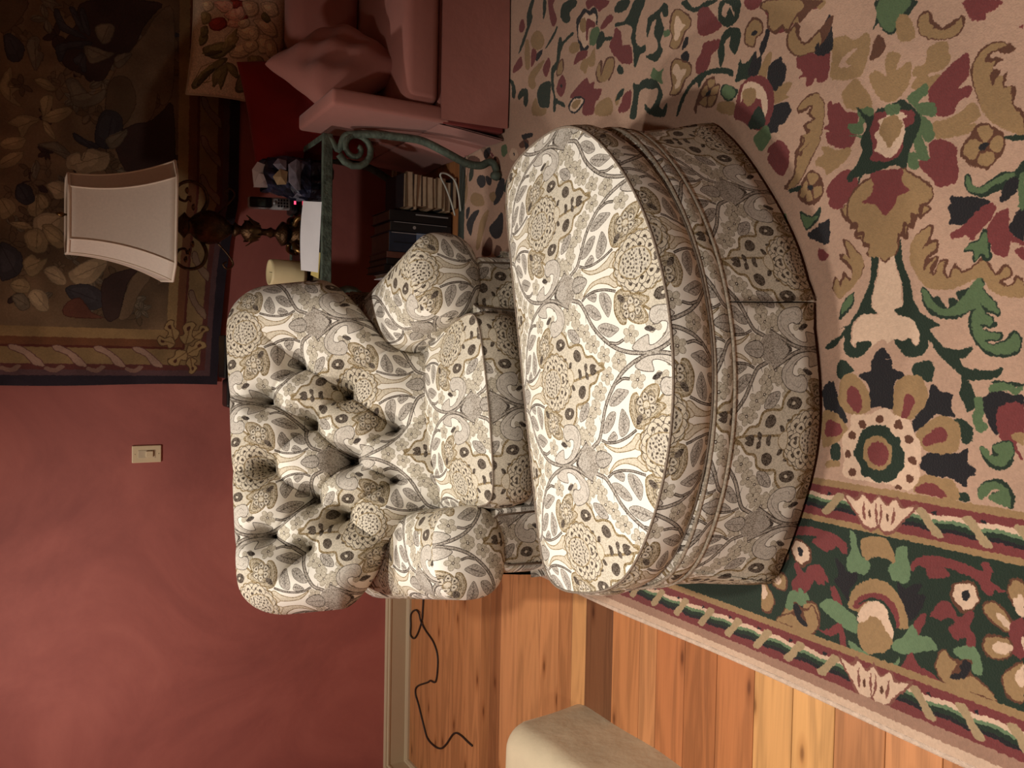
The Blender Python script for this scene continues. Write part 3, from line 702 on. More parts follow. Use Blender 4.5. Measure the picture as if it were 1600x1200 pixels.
# ---------------- hand-tufted rug
RUG_X0, RUG_Y0, RUG_W, RUG_H = -0.80, -0.92, 3.0, 4.25
RUGC = dict(f=(168, 136, 116), c=(194, 165, 142), g=(32, 44, 34), m=(78, 96, 66), l=(92, 112, 82), k=(30, 28, 31), b=(106, 50, 50), o=(138, 110, 77), r=(86, 54, 40))
def paint_rug():
    ppm = 640 / 1000.0
    cv = Canvas(RUG_X0 * 1000, RUG_Y0 * 1000, RUG_W * 1000, RUG_H * 1000, ppm, RUGC['f'])
    MID = 1206.0
    def rect(x0, x1, y0, y1, c): cv.fill(cv.px(np.array([(x0, y0), (x1, y0), (x1, y1), (x0, y1)])), RUGC[c])
    Y0, Y1 = RUG_Y0 * 1000, (RUG_Y0 + RUG_H) * 1000
    shapes = [(f[0], p) for f, p in parse(RUG)]
    def hidden(p):
        x, y = p.mean(0)
        return (y < 860) or (-420 < x < 520 and 1480 < y < 2500) or y > 2500
    fld = [(c, p) for c, p in shapes if p[:, 0].mean() > -290]
    # unseen stretches repeat the seen ones, mirrored about the rug's middle
    for dx, sy in ((0, -1), (1, -1)):
        for c, p in fld:
            q = p.copy()
            if dx: q[:, 0] = 1400 - q[:, 0]
            if sy < 0: q[:, 1] = 2 * MID - q[:, 1]
            if hidden(q): cv.fill(cv.px(smooth_closed(q, 3)), RUGC[c])
    for c, p in fld:
        q = p.copy(); q[:, 0] = p[:, 0] + 40; q[:, 1] = p[:, 1] + 1300
        if q[:, 1].mean() > 2500 and q[:, 0].mean() < 700: cv.fill(cv.px(smooth_closed(q, 3)), RUGC[c])
    for ddx in (1150, 2300):
        for c, p in fld:       # the pattern goes on to the right
            q = p + (ddx, -60)
            if q[:, 0].mean() > 696 + 0.350 * (q[:, 1].mean() - 933): cv.fill(cv.px(smooth_closed(q, 3)), RUGC[c])
    for c, p in fld: cv.fill(cv.px(smooth_closed(p, 3)), RUGC[c])
    # border bands
    rect(-800, -277, Y0, Y1, 'g')
    bord = [(c, p) for c, p in shapes if p[:, 0].mean() <= -290]
    per = 1120.0
    for rep in (-2, -1, 1, 2):
        for c, p in bord:
            q = p.copy(); q[:, 1] += rep * per
            cv.fill(cv.px(smooth_closed(q, 3)), RUGC[c])
    for c, p in bord: cv.fill(cv.px(smooth_closed(p, 3)), RUGC[c])
    for c, p in bord:          # the border mirrors about the rug's middle
        q = p.copy(); q[:, 1] = 2 * MID - q[:, 1]
        if q[:, 1].mean() > 1395: cv.fill(cv.px(smooth_closed(q, 3)), RUGC[c])
    def stripe(xin, xout, ext):
        # xin: field side, xout: outer side
        w = xout - xin
        X = lambda t: xin + w * t
        rect(min(X(0), X(1)), max(X(0), X(1)), Y0, Y1, 'b')
        rect(*sorted((X(0), X(.15))), Y0, Y1, 'o')
        if not ext: rect(*sorted((X(.86), X(1))), Y0, Y1, 'o')
        ys = np.arange(Y0, Y1 + 8, 8.0)
        wob = 2.2 * np.sin(ys / 14.5)
        for t0, t1, c in ((.33, .43, 'c'), (.43, .5, 'l'), (.5, .6, 'g'), (.6, .68, 'k')):
            a = np.stack([X(t0) + wob, ys], 1); b = np.stack([X(t1) + wob, ys], 1)[::-1]
            cv.fill(cv.px(np.vstack([a, b])), RUGC[c])
        for k in range(-28, 29):
            if k == 0: continue
            sg = 1 if k > 0 else -1
            yc = MID - 4 - sg * (122 + 103 * (abs(k) - 1))
            if not (Y0 < yc < Y1): continue
            a = [(X(.30), yc + sg * 34), (X(.26), yc + sg * 12), (X(.50), yc - sg * 8), (X(.74), yc - sg * 32), (X(.80), yc - sg * 12), (X(.52), yc + sg * 14)]
            cv.fill(cv.px(smooth_closed(np.array(a), 4)), (150, 128, 98))
            cv.fill(cv.px(np.array([(X(.30), yc - sg * 2), (X(.36), yc - sg * 16), (X(.27), yc - sg * 14)])), RUGC['k'])
        for yc in (MID - 4, MID - 4 + per, MID - 4 - per):
            pal = [(t_, d_ * 1.32) for t_, d_ in ((.10, 0), (.3, 16), (.12, 34), (.3, 46), (.2, 72), (.42, 62), (.64, 46), (.9, 30), (.96, 12), (.84, 0))]
            q = np.array([(X(t), yc + d) for t, d in pal] + [(X(t), yc - d) for t, d in pal[::-1]])
            cv.fill(cv.px(smooth_closed(q, 4)), (116, 72, 62))
            q2 = np.array([(X(.1 + .82 * t), yc + d * .9) for t, d in pal] + [(X(.1 + .82 * t), yc - d * .9) for t, d in pal[::-1]])
            cv.fill(cv.px(smooth_closed(q2, 4)), RUGC['c'])
            for sg in (-1, 1):
                cv.fill(cv.px(smooth_closed(np.array([(X(.3), yc + sg * 6), (X(.62), yc + sg * 3), (X(.86), yc), (X(.6), yc + sg * 9)]), 3)), (116, 72, 62))
                cv.fill(cv.px(smooth_closed(np.array([(X(.5), yc + sg * 22), (X(.62), yc + sg * 18), (X(.68), yc + sg * 24), (X(.58), yc + sg * 27)]), 3)), RUGC['r'])
                cv.fill(cv.px(smooth_closed(np.array([(X(.34), yc + sg * 38), (X(.6), yc + sg * 33), (X(.74), yc + sg * 34), (X(.58), yc + sg * 41)]), 3)), (116, 72, 62))
    stripe(-277, -380, False)
    stripe(-655, -765, True)
    rect(-752, -775, Y0, Y1, 'o') if False else None
    cv.fill(cv.px(np.array([(-775, Y0), (-750, Y0), (-750, Y1), (-775, Y1)])), (146, 112, 94))
    rect(-800, -775, Y0, Y1, 'c')
    # the rosette overlaps the inner stripe's tan line
    ros = [(c, p) for c, p in shapes if math.hypot(p[:, 0].mean() + 200, p[:, 1].mean() - 1217) < 100 and p[:, 0].mean() > -300]
    for c, p in ros:
        if p[:, 0].min() > -310: cv.fill(cv.px(smooth_closed(p, 3)), RUGC[c])
    # far and near borders on the edges out of view
    for ya, yb in ((Y0, Y0 + 60), (Y1 - 60, Y1)):
        rect(-800, 2200, ya, yb, 'g')
    rect(2140, 2200, Y0, Y1, 'g')
    n = vnoise(cv.ny, cv.nx, 3) * .5 + vnoise(cv.ny, cv.nx, 60) * .5
    cv.a *= (0.93 + .14 * n)[..., None]
    return cv.image('rug_pile_colours')

# ---------------- wall tapestry
TAP_X0, TAP_X1, TAP_Z0, TAP_Z1 = -0.15, 2.3, 0.80, 2.55
def paint_tapestry():
    pal = dict(dk=(60, 46, 42), br=(108, 90, 70), b1=(92, 76, 58), bk=(58, 55, 58), g1=(104, 94, 78), l1=(136, 118, 88), l2=(150, 132, 104), rb=(98, 62, 50))
    cv = Canvas(TAP_X0 * 1000, TAP_Z0 * 1000, (TAP_X1 - TAP_X0) * 1000, (TAP_Z1 - TAP_Z0) * 1000, .52, (96, 79, 60))
    big = vnoise(cv.ny, cv.nx, 90); mid = vnoise(cv.ny, cv.nx, 30)
    cv.a *= (.78 + .5 * big)[..., None]
    def lf(q, c, vein=True):
        base = np.array(pal[c], float)
        s = smooth_closed(q, 4)
        cv.fill(cv.px(s), base)
        if c in ('l1', 'l2', 'g1', 'bk'):
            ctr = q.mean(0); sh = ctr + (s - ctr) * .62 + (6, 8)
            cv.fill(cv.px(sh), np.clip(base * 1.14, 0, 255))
            d = q - ctr; i = int(np.argmax((d ** 2).sum(1)))
            cv.stroke(cv.px(np.array([ctr - d[i] * .6, q[i]])), 1.4, base * .8)
        cv.stroke(cv.px(s), 1.4, base * .74, True)
    tr = parse(TAP)
    rnd = random.Random(3)
    L = [(f[0], p) for f, p in tr]
    # foliage out of the frame
    for k in range(150):
        c = rnd.choice(['l1', 'l2', 'g1', 'bk', 'b1', 'l1'])
        x, z = rnd.uniform(100, 2200), rnd.uniform(1150, 2450)
        if x < 1230 and z < 1900: continue
        r = rnd.uniform(28, 70); t0 = rnd.uniform(0, 6.3)
        n = rnd.choice([5, 6, 7])
        pts = np.array([(x + r * (1.0 if j % 2 else .5) * math.cos(t0 + j * math.pi / n), z + r * (1.0 if j % 2 else .5) * math.sin(t0 + j * math.pi / n)) for j in range(2 * n)])
        lf(pts, c)
    for k in range(120):
        x, z = rnd.uniform(140, 1300), rnd.uniform(1120, 1700)
        r = rnd.uniform(22, 48); t0 = rnd.uniform(0, 6.3); n = rnd.choice([3, 4, 5])
        c = rnd.choice(['b1', 'g1', 'br', 'dk', 'b1', 'br'])
        for j in range(n):
            t = t0 + j * 2 * math.pi / (n + 1); e_ = np.array([math.cos(t), math.sin(t)]); m_ = np.array([-e_[1], e_[0]])
            o_ = np.array([x, z])
            lf(np.array([o_, o_ + e_ * r * .5 + m_ * r * .26, o_ + e_ * r * .9 + m_ * r * .2, o_ + e_ * r * 1.15, o_ + e_ * r * .85 - m_ * r * .22, o_ + e_ * r * .45 - m_ * r * .26]), c)
    for c, p in L: lf(p, c)
    # frame bands: bottom band follows the sag of the cloth, left band runs up
    def R(x0, x1, z0, z1, c): cv.fill(cv.px(np.array([(x0, z0), (x1, z0), (x1, z1), (x0, z1)])), c)
    Zb = TAP_Z0 * 1000
    BT = [(0, 38, (42, 36, 44)), (38, 62, (84, 62, 64)), (62, 84, (88, 50, 46)), (84, 150, (126, 104, 72)), (150, 160, (84, 44, 36)), (160, 190, (104, 68, 46)), (190, 230, (138, 114, 78))]
    for a, b, c in BT: R(-150, 2300, Zb + a + 90, Zb + b + 90, c)
    R(-150, 2300, Zb, Zb + 128, BT[0][2])
    for a, b, c in BT: 
        R(-150 + a, -150 + b, Zb + 90 + a, 2550, c)
    # twisted ribbon on the frame
    for k in range(12):
        z = Zb + 330 + k * 150
        q = np.array([(-150 + 74, z), (-150 + 105, z + 20), (-150 + 150, z + 78), (-150 + 158, z + 120), (-150 + 140, z + 118), (-150 + 118, z + 72), (-150 + 80, z + 40)])
        cv.fill(cv.px(smooth_closed(q)), (146, 120, 104)); cv.stroke(cv.px(smooth_closed(q)), 1.6, (90, 60, 56), True)
        q = np.array([(-150 + 60, z + 150), (-150 + 50, z + 110), (-150 + 72, z + 80), (-150 + 80, z + 96), (-150 + 66, z + 118), (-150 + 74, z + 146)])
        cv.fill(cv.px(smooth_closed(q)), (122, 96, 84))
    for k in range(14):
        x = 130 + k * 165; z = Zb + 90
        q = np.array([(x, z + 70), (x + 24, z + 100), (x + 80, z + 140), (x + 120, z + 146), (x + 118, z + 128), (x + 74, z + 110), (x + 40, z + 74)])
        cv.fill(cv.px(smooth_closed(q)), (120, 98, 80)); cv.stroke(cv.px(smooth_closed(q)), 1.4, (74, 50, 44), True)
    # acanthus in the corner
    for (x, z, r, t0) in ((70, 1095, 70, .3), (30, 1110, 60, 1.3), (-30, 1060, 70, 2.2), (60, 1030, 78, -.2), (0, 1000, 70, -1.0), (-60, 1010, 56, 3.3), (70, 985, 60, -.9)):
        e_ = np.array([math.cos(t0), math.sin(t0)]); m_ = np.array([-e_[1], e_[0]]); o_ = np.array([x, z], float) - e_ * r * .5
        q = np.array([o_, o_ + e_ * r * .3 + m_ * r * .42, o_ + e_ * r * .55 + m_ * r * .22, o_ + e_ * r * .9 + m_ * r * .40, o_ + e_ * r * 1.25 + m_ * r * .1, o_ + e_ * r * 1.2 - m_ * r * .25, o_ + e_ * r * .8 - m_ * r * .2, o_ + e_ * r * .4 - m_ * r * .42])
        s = smooth_closed(q); cv.fill(cv.px(s), (146, 122, 84)); cv.stroke(cv.px(s), 1.8, (80, 58, 40), True)
        cv.stroke(cv.px(np.array([o_, o_ + e_ * r])), 2.2, (104, 78, 52))
        cv.fill(cv.px(smooth_closed(np.array([o_ + e_ * r * .75 + m_ * r * .1, o_ + e_ * r * .95 + m_ * r * .16, o_ + e_ * r * 1.0, o_ + e_ * r * .8]))), (74, 44, 34))
    cv.a *= (.86 + .2 * mid + .1 * (vnoise(cv.ny, cv.nx, 2) - .5))[..., None]
    return cv.image('tapestry_weave')

def paint_pillow():
    pal = dict(rd=(148, 62, 52), pk=(214, 172, 152), cm=(206, 188, 158), gr=(118, 112, 80), ol=(150, 138, 102), dk=(84, 78, 56))
    cv = Canvas(930, 620, 640, 480, 1.0, (196, 178, 154))
    for f, p in parse(PIL):
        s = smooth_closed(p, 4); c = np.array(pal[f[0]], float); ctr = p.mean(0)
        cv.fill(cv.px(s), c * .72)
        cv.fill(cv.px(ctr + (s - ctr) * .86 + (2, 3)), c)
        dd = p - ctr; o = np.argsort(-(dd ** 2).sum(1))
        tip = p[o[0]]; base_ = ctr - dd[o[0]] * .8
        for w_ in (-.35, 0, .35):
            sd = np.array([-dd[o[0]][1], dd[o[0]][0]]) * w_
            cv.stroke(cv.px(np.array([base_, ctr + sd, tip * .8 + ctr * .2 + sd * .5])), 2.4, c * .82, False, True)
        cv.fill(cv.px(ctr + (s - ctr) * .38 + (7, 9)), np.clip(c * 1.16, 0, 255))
    cv.a *= (.9 + .2 * vnoise(cv.ny, cv.nx, 3))[..., None]
    return cv.image('needlepoint_flowers')

IMG_FAB = paint_fabric()
IMG_RUG = paint_rug()
IMG_TAP = paint_tapestry()
IMG_PIL = paint_pillow()

# ------------------------------------------------------------------ materials
def srgb(r, g, b):
    f = lambda c: (c / 255 / 12.92) if c / 255 <= .04045 else ((c / 255 + .055) / 1.055) ** 2.4
    return (f(r), f(g), f(b), 1.0)

def new_mat(name):
    m = bpy.data.materials.new(name); m.use_nodes = True
    nt = m.node_tree; b = nt.nodes['Principled BSDF']
    return m, nt, b
def nd(nt, t, **kw):
    n = nt.nodes.new(t)
    for k, v in kw.items():
        if k in n.inputs.keys() if isinstance(k, str) else False: n.inputs[k].default_value = v
        else: setattr(n, k, v)
    return n
def ramp(nt, stops):
    r = nt.nodes.new('ShaderNodeValToRGB'); e = r.color_ramp.elements
    while len(e) < len(stops): e.new(.5)
    for el, (p, c) in zip(e, stops): el.position = p; el.color = c
    return r
def plain(name, col, rough=.6, metal=0.0, var=.12, scale=14.0, bump=.0, bscale=60.0, sheen=0.0, spec=.5, coat=0.0):
    m, nt, b = new_mat(name)
    tc = nd(nt, 'ShaderNodeTexCoord'); n = nd(nt, 'ShaderNodeTexNoise')
    n.inputs['Scale'].default_value = scale; n.inputs['Detail'].default_value = 5
    nt.links.new(tc.outputs['Object'], n.inputs['Vector'])
    c = srgb(*col); lo = tuple(v * (1 - var) for v in c[:3]) + (1,); hi = tuple(min(1, v * (1 + var)) for v in c[:3]) + (1,)
    r = ramp(nt, [(.3, lo), (.7, hi)])
    nt.links.new(n.outputs['Fac'], r.inputs['Fac']); nt.links.new(r.outputs['Color'], b.inputs['Base Color'])
    b.inputs['Roughness'].default_value = rough; b.inputs['Metallic'].default_value = metal
    b.inputs['Specular IOR Level'].default_value = spec
    if sheen: b.inputs['Sheen Weight'].default_value = sheen
    if coat: b.inputs['Coat Weight'].default_value = coat
    if bump:
        n2 = nd(nt, 'ShaderNodeTexNoise'); n2.inputs['Scale'].default_value = bscale; n2.inputs['Detail'].default_value = 4
        nt.links.new(tc.outputs['Object'], n2.inputs['Vector'])
        bp = nd(nt, 'ShaderNodeBump'); bp.inputs['Strength'].default_value = bump; bp.inputs['Distance'].default_value = .01
        nt.links.new(n2.outputs['Fac'], bp.inputs['Height']); nt.links.new(bp.outputs['Normal'], b.inputs['Normal'])
    return m

def picture(name, img, su=1.0, sv=1.0, rough=.9, wob=0.0, wscale=120, bump=.0, bscale=400, sheen=.0, gain=1.0, imgbump=0.0):
    m, nt, b = new_mat(name)
    uv = nd(nt, 'ShaderNodeUVMap')
    mp = nd(nt, 'ShaderNodeMapping'); mp.inputs['Scale'].default_value = (su, sv, 1)
    tx = nd(nt, 'ShaderNodeTexImage'); tx.image = img; tx.interpolation = 'Linear'
    src = uv.outputs['UV']
    if wob:
        n = nd(nt, 'ShaderNodeTexNoise'); n.inputs['Scale'].default_value = wscale; n.inputs['Detail'].default_value = 2
        nt.links.new(src, n.inputs['Vector'])
        s = nd(nt, 'ShaderNodeVectorMath', operation='SUBTRACT'); s.inputs[1].default_value = (.5, .5, .5)
        nt.links.new(n.outputs['Color'], s.inputs[0])
        k = nd(nt, 'ShaderNodeVectorMath', operation='SCALE'); k.inputs['Scale'].default_value = wob
        nt.links.new(s.outputs['Vector'], k.inputs[0])
        a = nd(nt, 'ShaderNodeVectorMath', operation='ADD'); nt.links.new(src, a.inputs[0]); nt.links.new(k.outputs['Vector'], a.inputs[1])
        src = a.outputs['Vector']
    nt.links.new(src, mp.inputs['Vector']); nt.links.new(mp.outputs['Vector'], tx.inputs['Vector'])
    g = nd(nt, 'ShaderNodeVectorMath', operation='SCALE'); g.inputs['Scale'].default_value = gain
    nt.links.new(tx.outputs['Color'], g.inputs[0]); nt.links.new(g.outputs['Vector'], b.inputs['Base Color'])
    b.inputs['Roughness'].default_value = rough; b.inputs['Specular IOR Level'].default_value = .25
    if sheen: b.inputs['Sheen Weight'].default_value = sheen
    if bump:
        n2 = nd(nt, 'ShaderNodeTexNoise'); n2.inputs['Scale'].default_value = bscale; n2.inputs['Detail'].default_value = 3
        nt.links.new(uv.outputs['UV'], n2.inputs['Vector'])
        h = n2.outputs['Fac']
        if imgbump:
            bw = nd(nt, 'ShaderNodeRGBToBW'); nt.links.new(tx.outputs['Color'], bw.inputs['Color'])
            ma = nd(nt, 'ShaderNodeMath', operation='MULTIPLY_ADD'); ma.inputs[1].default_value = imgbump
            nt.links.new(bw.outputs['Val'], ma.inputs[0]); nt.links.new(h, ma.inputs[2]); h = ma.outputs['Value']
        bp = nd(nt, 'ShaderNodeBump'); bp.inputs['Strength'].default_value = bump; bp.inputs['Distance'].default_value = .004
        nt.links.new(h, bp.inputs['Height']); nt.links.new(bp.outputs['Normal'], b.inputs['Normal'])
    return m

M = {}
M['fabric'] = picture('paisley_upholstery', IMG_FAB, 1 / .42, 1 / .69, .85, bump=.18, bscale=900, gain=.98, imgbump=.5)
M['rug'] = picture('tufted_wool', IMG_RUG, 1 / RUG_W, 1 / RUG_H, 1.0, wob=.010, wscale=110, bump=.6, bscale=260, sheen=.25, imgbump=-.6)
M['tapestry'] = picture('woven_tapestry', IMG_TAP, 1 / (TAP_X1 - TAP_X0), 1 / (TAP_Z1 - TAP_Z0), .95, gain=1.35, wob=.008, wscale=60, bump=.3, bscale=500)
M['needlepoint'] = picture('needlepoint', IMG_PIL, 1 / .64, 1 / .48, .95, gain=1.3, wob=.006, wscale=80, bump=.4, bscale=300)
M['rug_edge'] = plain('rug_edge_wool', (205, 180, 160), 1.0, var=.15, scale=60, bump=.5, bscale=300)
M['piping'] = plain('dark_piping', (128, 114, 100), .8, var=.3, scale=200)
M['pale_piping'] = plain('pale_piping', (176, 164, 146), .8, var=.4, scale=160)
M['sofa'] = plain('rose_sofa_cloth', (176, 116, 106), .95, var=.06, scale=5, bump=.12, bscale=30, sheen=.2)
M['sofa_dark'] = plain('rose_pleat_cloth', (130, 56, 52), .95, var=.08)
M['red'] = plain('red_cushion_cloth', (150, 32, 30), .9, var=.1, scale=6, bump=.1, bscale=30, sheen=.2)
M['cream_edge'] = plain('pillow_back_cloth', (196, 180, 156), .9)
M['verdigris'] = plain('verdigris_iron', (88, 100, 88), .7, .25, var=.45, scale=26, bump=.4, bscale=90)
M['bronze'] = plain('dark_bronze', (78, 56, 36), .38, .85, var=.5, scale=40, bump=.4, bscale=120)
M['gilt'] = plain('worn_gilt', (118, 90, 54), .35, .85, var=.4, scale=60)
M['black'] = plain('black_lacquer', (16, 15, 17), .35, var=.3)
M['ivory'] = plain('ivory_paint', (206, 192, 164), .5, var=.05)
M['trim'] = plain('cream_trim_paint', (196, 180, 150), .5, var=.05, scale=4)
M['switch'] = plain('ivory_plastic', (226, 208, 172), .4, var=.02)
M['candle'] = plain('candle_wax', (232, 216, 170), .5, var=.05)
M['paper'] = plain('white_paper', (236, 236, 240), .8, var=.03)
M['yellow'] = plain('yellow_paper', (214, 196, 120), .8, var=.05)
M['plaster'] = plain('trowelled_plaster', (206, 190, 160), .9, var=.12, scale=5, bump=.5, bscale=12)
M['ceiling'] = plain('ceiling_plaster', (226, 214, 196), .95, var=.04)
M['shade'] = plain('linen_shade', (226, 214, 200), .9, var=.04, scale=120)
M['shade_trim'] = plain('shade_braid', (240, 226, 208), .8, var=.04)
M['dark'] = plain('dark_wood', (48, 32, 24), .5, var=.3)
M['cord'] = plain('dark_cord', (42, 28, 22), .6)
M['white_cord'] = plain('white_cord', (170, 172, 164), .6)
M['silver'] = plain('silver_plastic', (178, 178, 180), .4, .1)
M['graphite'] = plain('graphite_plastic', (40, 40, 44), .35)
M['screen'] = plain('phone_screen', (74, 82, 78), .25)
M['fixture'] = plain('white_metal', (230, 228, 222), .4)

def wall_material():
    m, nt, b = new_mat('terracotta_glaze')
    tc = nd(nt, 'ShaderNodeTexCoord')
    n = nd(nt, 'ShaderNodeTexNoise'); n.inputs['Scale'].default_value = 1.7; n.inputs['Detail'].default_value = 7; n.inputs['Roughness'].default_value = .6; n.inputs['Distortion'].default_value = .8
    nt.links.new(tc.outputs['Object'], n.inputs['Vector'])
    r = ramp(nt, [(.32, srgb(158, 92, 86)), (.5, srgb(176, 104, 96)), (.68, srgb(190, 116, 106))])
    nt.links.new(n.outputs['Fac'], r.inputs['Fac']); nt.links.new(r.outputs['Color'], b.inputs['Base Color'])
    b.inputs['Roughness'].default_value = .75
    n2 = nd(nt, 'ShaderNodeTexNoise'); n2.inputs['Scale'].default_value = 9; n2.inputs['Detail'].default_value = 6
    nt.links.new(tc.outputs['Object'], n2.inputs['Vector'])
    bp = nd(nt, 'ShaderNodeBump'); bp.inputs['Strength'].default_value = .12; bp.inputs['Distance'].default_value = .02
    nt.links.new(n2.outputs['Fac'], bp.inputs['Height']); nt.links.new(bp.outputs['Normal'], b.inputs['Normal'])
    return m
M['wall'] = wall_material()

def wood_material():
    m, nt, b = new_mat('heart_pine')
    tc = nd(nt, 'ShaderNodeTexCoord'); oi = nd(nt, 'ShaderNodeObjectInfo')
    mp = nd(nt, 'ShaderNodeMapping'); mp.inputs['Scale'].default_value = (.9, 9.0, 9.0)
    off = nd(nt, 'ShaderNodeVectorMath', operation='ADD')
    sc = nd(nt, 'ShaderNodeMath', operation='MULTIPLY'); sc.inputs[1].default_value = 37.0
    nt.links.new(oi.outputs['Random'], sc.inputs[0])
    nt.links.new(tc.outputs['Object'], off.inputs[0]); nt.links.new(sc.outputs['Value'], off.inputs[1])
    nt.links.new(off.outputs['Vector'], mp.inputs['Vector'])
    big = nd(nt, 'ShaderNodeTexNoise'); big.inputs['Scale'].default_value = 1.4; big.inputs['Detail'].default_value = 3; big.inputs['Distortion'].default_value = .6
    nt.links.new(mp.outputs['Vector'], big.inputs['Vector'])
    wv = nd(nt, 'ShaderNodeMath', operation='MULTIPLY'); wv.inputs[1].default_value = 26.0
    nt.links.new(big.outputs['Fac'], wv.inputs[0])
    si = nd(nt, 'ShaderNodeMath', operation='SINE'); nt.links.new(wv.outputs['Value'], si.inputs[0])
    mp2 = nd(nt, 'ShaderNodeMapping'); mp2.inputs['Scale'].default_value = (2.0, 120.0, 120.0); nt.links.new(off.outputs['Vector'], mp2.inputs['Vector'])
    fine = nd(nt, 'ShaderNodeTexNoise'); fine.inputs['Scale'].default_value = 2.0; fine.inputs['Detail'].default_value = 4
    nt.links.new(mp2.outputs['Vector'], fine.inputs['Vector'])
    mr = nd(nt, 'ShaderNodeMapRange'); mr.inputs['From Min'].default_value = -1; mr.inputs['From Max'].default_value = 1
    nt.links.new(si.outputs['Value'], mr.inputs['Value'])
    mx = nd(nt, 'ShaderNodeMix'); mx.data_type = 'FLOAT'; mx.inputs[0].default_value = .55
    nt.links.new(mr.outputs['Result'], mx.inputs[2]); nt.links.new(fine.outputs['Fac'], mx.inputs[3])
    r = ramp(nt, [(.2, (.74, .74, .74, 1)), (.5, (.95, .95, .95, 1)), (.8, (1.08, 1.08, 1.08, 1))])
    nt.links.new(mx.outputs[0], r.inputs['Fac'])
    # knots
    mp3 = nd(nt, 'ShaderNodeMapping'); mp3.inputs['Scale'].default_value = (2.2, 6.5, 1.0); nt.links.new(off.outputs['Vector'], mp3.inputs['Vector'])
    vo = nd(nt, 'ShaderNodeTexVoronoi'); vo.inputs['Scale'].default_value = 1.0; vo.voronoi_dimensions = '2D'; nt.links.new(mp3.outputs['Vector'], vo.inputs['Vector'])
    kr = ramp(nt, [(.02, (.3, .22, .16, 1)), (.06, (.78, .72, .66, 1)), (.13, (1, 1, 1, 1))]); nt.links.new(vo.outputs['Distance'], kr.inputs['Fac'])
    m1 = nd(nt, 'ShaderNodeMix'); m1.data_type = 'RGBA'; m1.blend_type = 'MULTIPLY'; m1.inputs[0].default_value = 1
    nt.links.new(oi.outputs['Color'], m1.inputs[6]); nt.links.new(r.outputs['Color'], m1.inputs[7])
    m2 = nd(nt, 'ShaderNodeMix'); m2.data_type = 'RGBA'; m2.blend_type = 'MULTIPLY'; m2.inputs[0].default_value = .85
    nt.links.new(m1.outputs[2], m2.inputs[6]); nt.links.new(kr.outputs['Color'], m2.inputs[7])
    nt.links.new(m2.outputs[2], b.inputs['Base Color'])
    b.inputs['Roughness'].default_value = .42; b.inputs['Specular IOR Level'].default_value = .35
    bp = nd(nt, 'ShaderNodeBump'); bp.inputs['Strength'].default_value = .08; bp.inputs['Distance'].default_value = .004
    nt.links.new(mx.outputs[0], bp.inputs['Height']); nt.links.new(bp.outputs['Normal'], b.inputs['Normal'])
    return m
M['wood'] = wood_material()

def glass_material():
    m, nt, b = new_mat('table_glass')
    n = nd(nt, 'ShaderNodeTexNoise'); n.inputs['Scale'].default_value = 3
    r = ramp(nt, [(.0, srgb(70, 80, 76)), (1, srgb(82, 92, 88))]); nt.links.new(n.outputs['Fac'], r.inputs['Fac'])
    nt.links.new(r.outputs['Color'], b.inputs['Base Color'])
    b.inputs['Transmission Weight'].default_value = 1.0; b.inputs['Roughness'].default_value = .015; b.inputs['IOR'].default_value = 1.52
    return m
M['glass'] = glass_material()

def glow(name, col, strength):
    m, nt, b = new_mat(name)
    b.inputs['Base Color'].default_value = srgb(*col); b.inputs['Emission Color'].default_value = srgb(*col); b.inputs['Emission Strength'].default_value = strength
    return m
def bag_print():
    m, nt, b = new_mat('navy_bag_print')
    tc = nd(nt, 'ShaderNodeTexCoord'); vo = nd(nt, 'ShaderNodeTexVoronoi'); vo.inputs['Scale'].default_value = 26
    nt.links.new(tc.outputs['Object'], vo.inputs['Vector'])
    sp = nd(nt, 'ShaderNodeSeparateColor'); nt.links.new(vo.outputs['Color'], sp.inputs['Color'])
    r = ramp(nt, [(.0, srgb(26, 28, 44)), (.55, srgb(40, 44, 66)), (.62, srgb(120, 118, 132)), (.75, srgb(98, 76, 70)), (.85, srgb(60, 62, 84)), (1, srgb(150, 146, 158))])
    r.color_ramp.interpolation = 'CONSTANT'
    nt.links.new(sp.outputs['Red'], r.inputs['Fac']); nt.links.new(r.outputs['Color'], b.inputs['Base Color']); b.inputs['Roughness'].default_value = .35
    return m
M['led'] = glow('red_led', (255, 60, 90), 3.0)

# ------------------------------------------------------------------ mesh helpers
def link(o, parent=None):
    COL.objects.link(o)
    if parent: o.parent = parent
    return o
def tag(o, label=None, cat=None, group=None, kind=None):
    if label: o['label'] = label
    if cat: o['category'] = cat
    if group: o['group'] = group
    if kind: o['kind'] = kind
    return o
def empty(name, loc=(0, 0, 0), rz=0.0):
    o = bpy.data.objects.new(name, None); o.location = loc; o.rotation_euler = (0, 0, rz); o.empty_display_size = .1
    return link(o)
def mesh(name, v, f, mat, parent=None, uv=None, smooth=True):
    me = bpy.data.meshes.new(name)
    me.from_pydata([tuple(map(float, p)) for p in v], [], [tuple(int(i) for i in q) for q in f])
    if uv is not None:
        ul = me.uv_layers.new(name='UVMap')
        idx = np.empty(len(me.loops), np.int32); me.loops.foreach_get('vertex_index', idx)
        ul.data.foreach_set('uv', np.asarray(uv, np.float32)[idx].ravel())
    if smooth: me.polygons.foreach_set('use_smooth', [True] * len(me.polygons))
    me.materials.append(M[mat]); me.update()
    o = bpy.data.objects.new(name, me)
    return link(o, parent)
def bmobj(name, bm, mat, parent=None, smooth=False):
    bmesh.ops.recalc_face_normals(bm, faces=bm.faces)
    me = bpy.data.meshes.new(name); bm.to_mesh(me); bm.free()
    if smooth: me.polygons.foreach_set('use_smooth', [True] * len(me.polygons))
    me.materials.append(M[mat])
    return link(bpy.data.objects.new(name, me), parent)
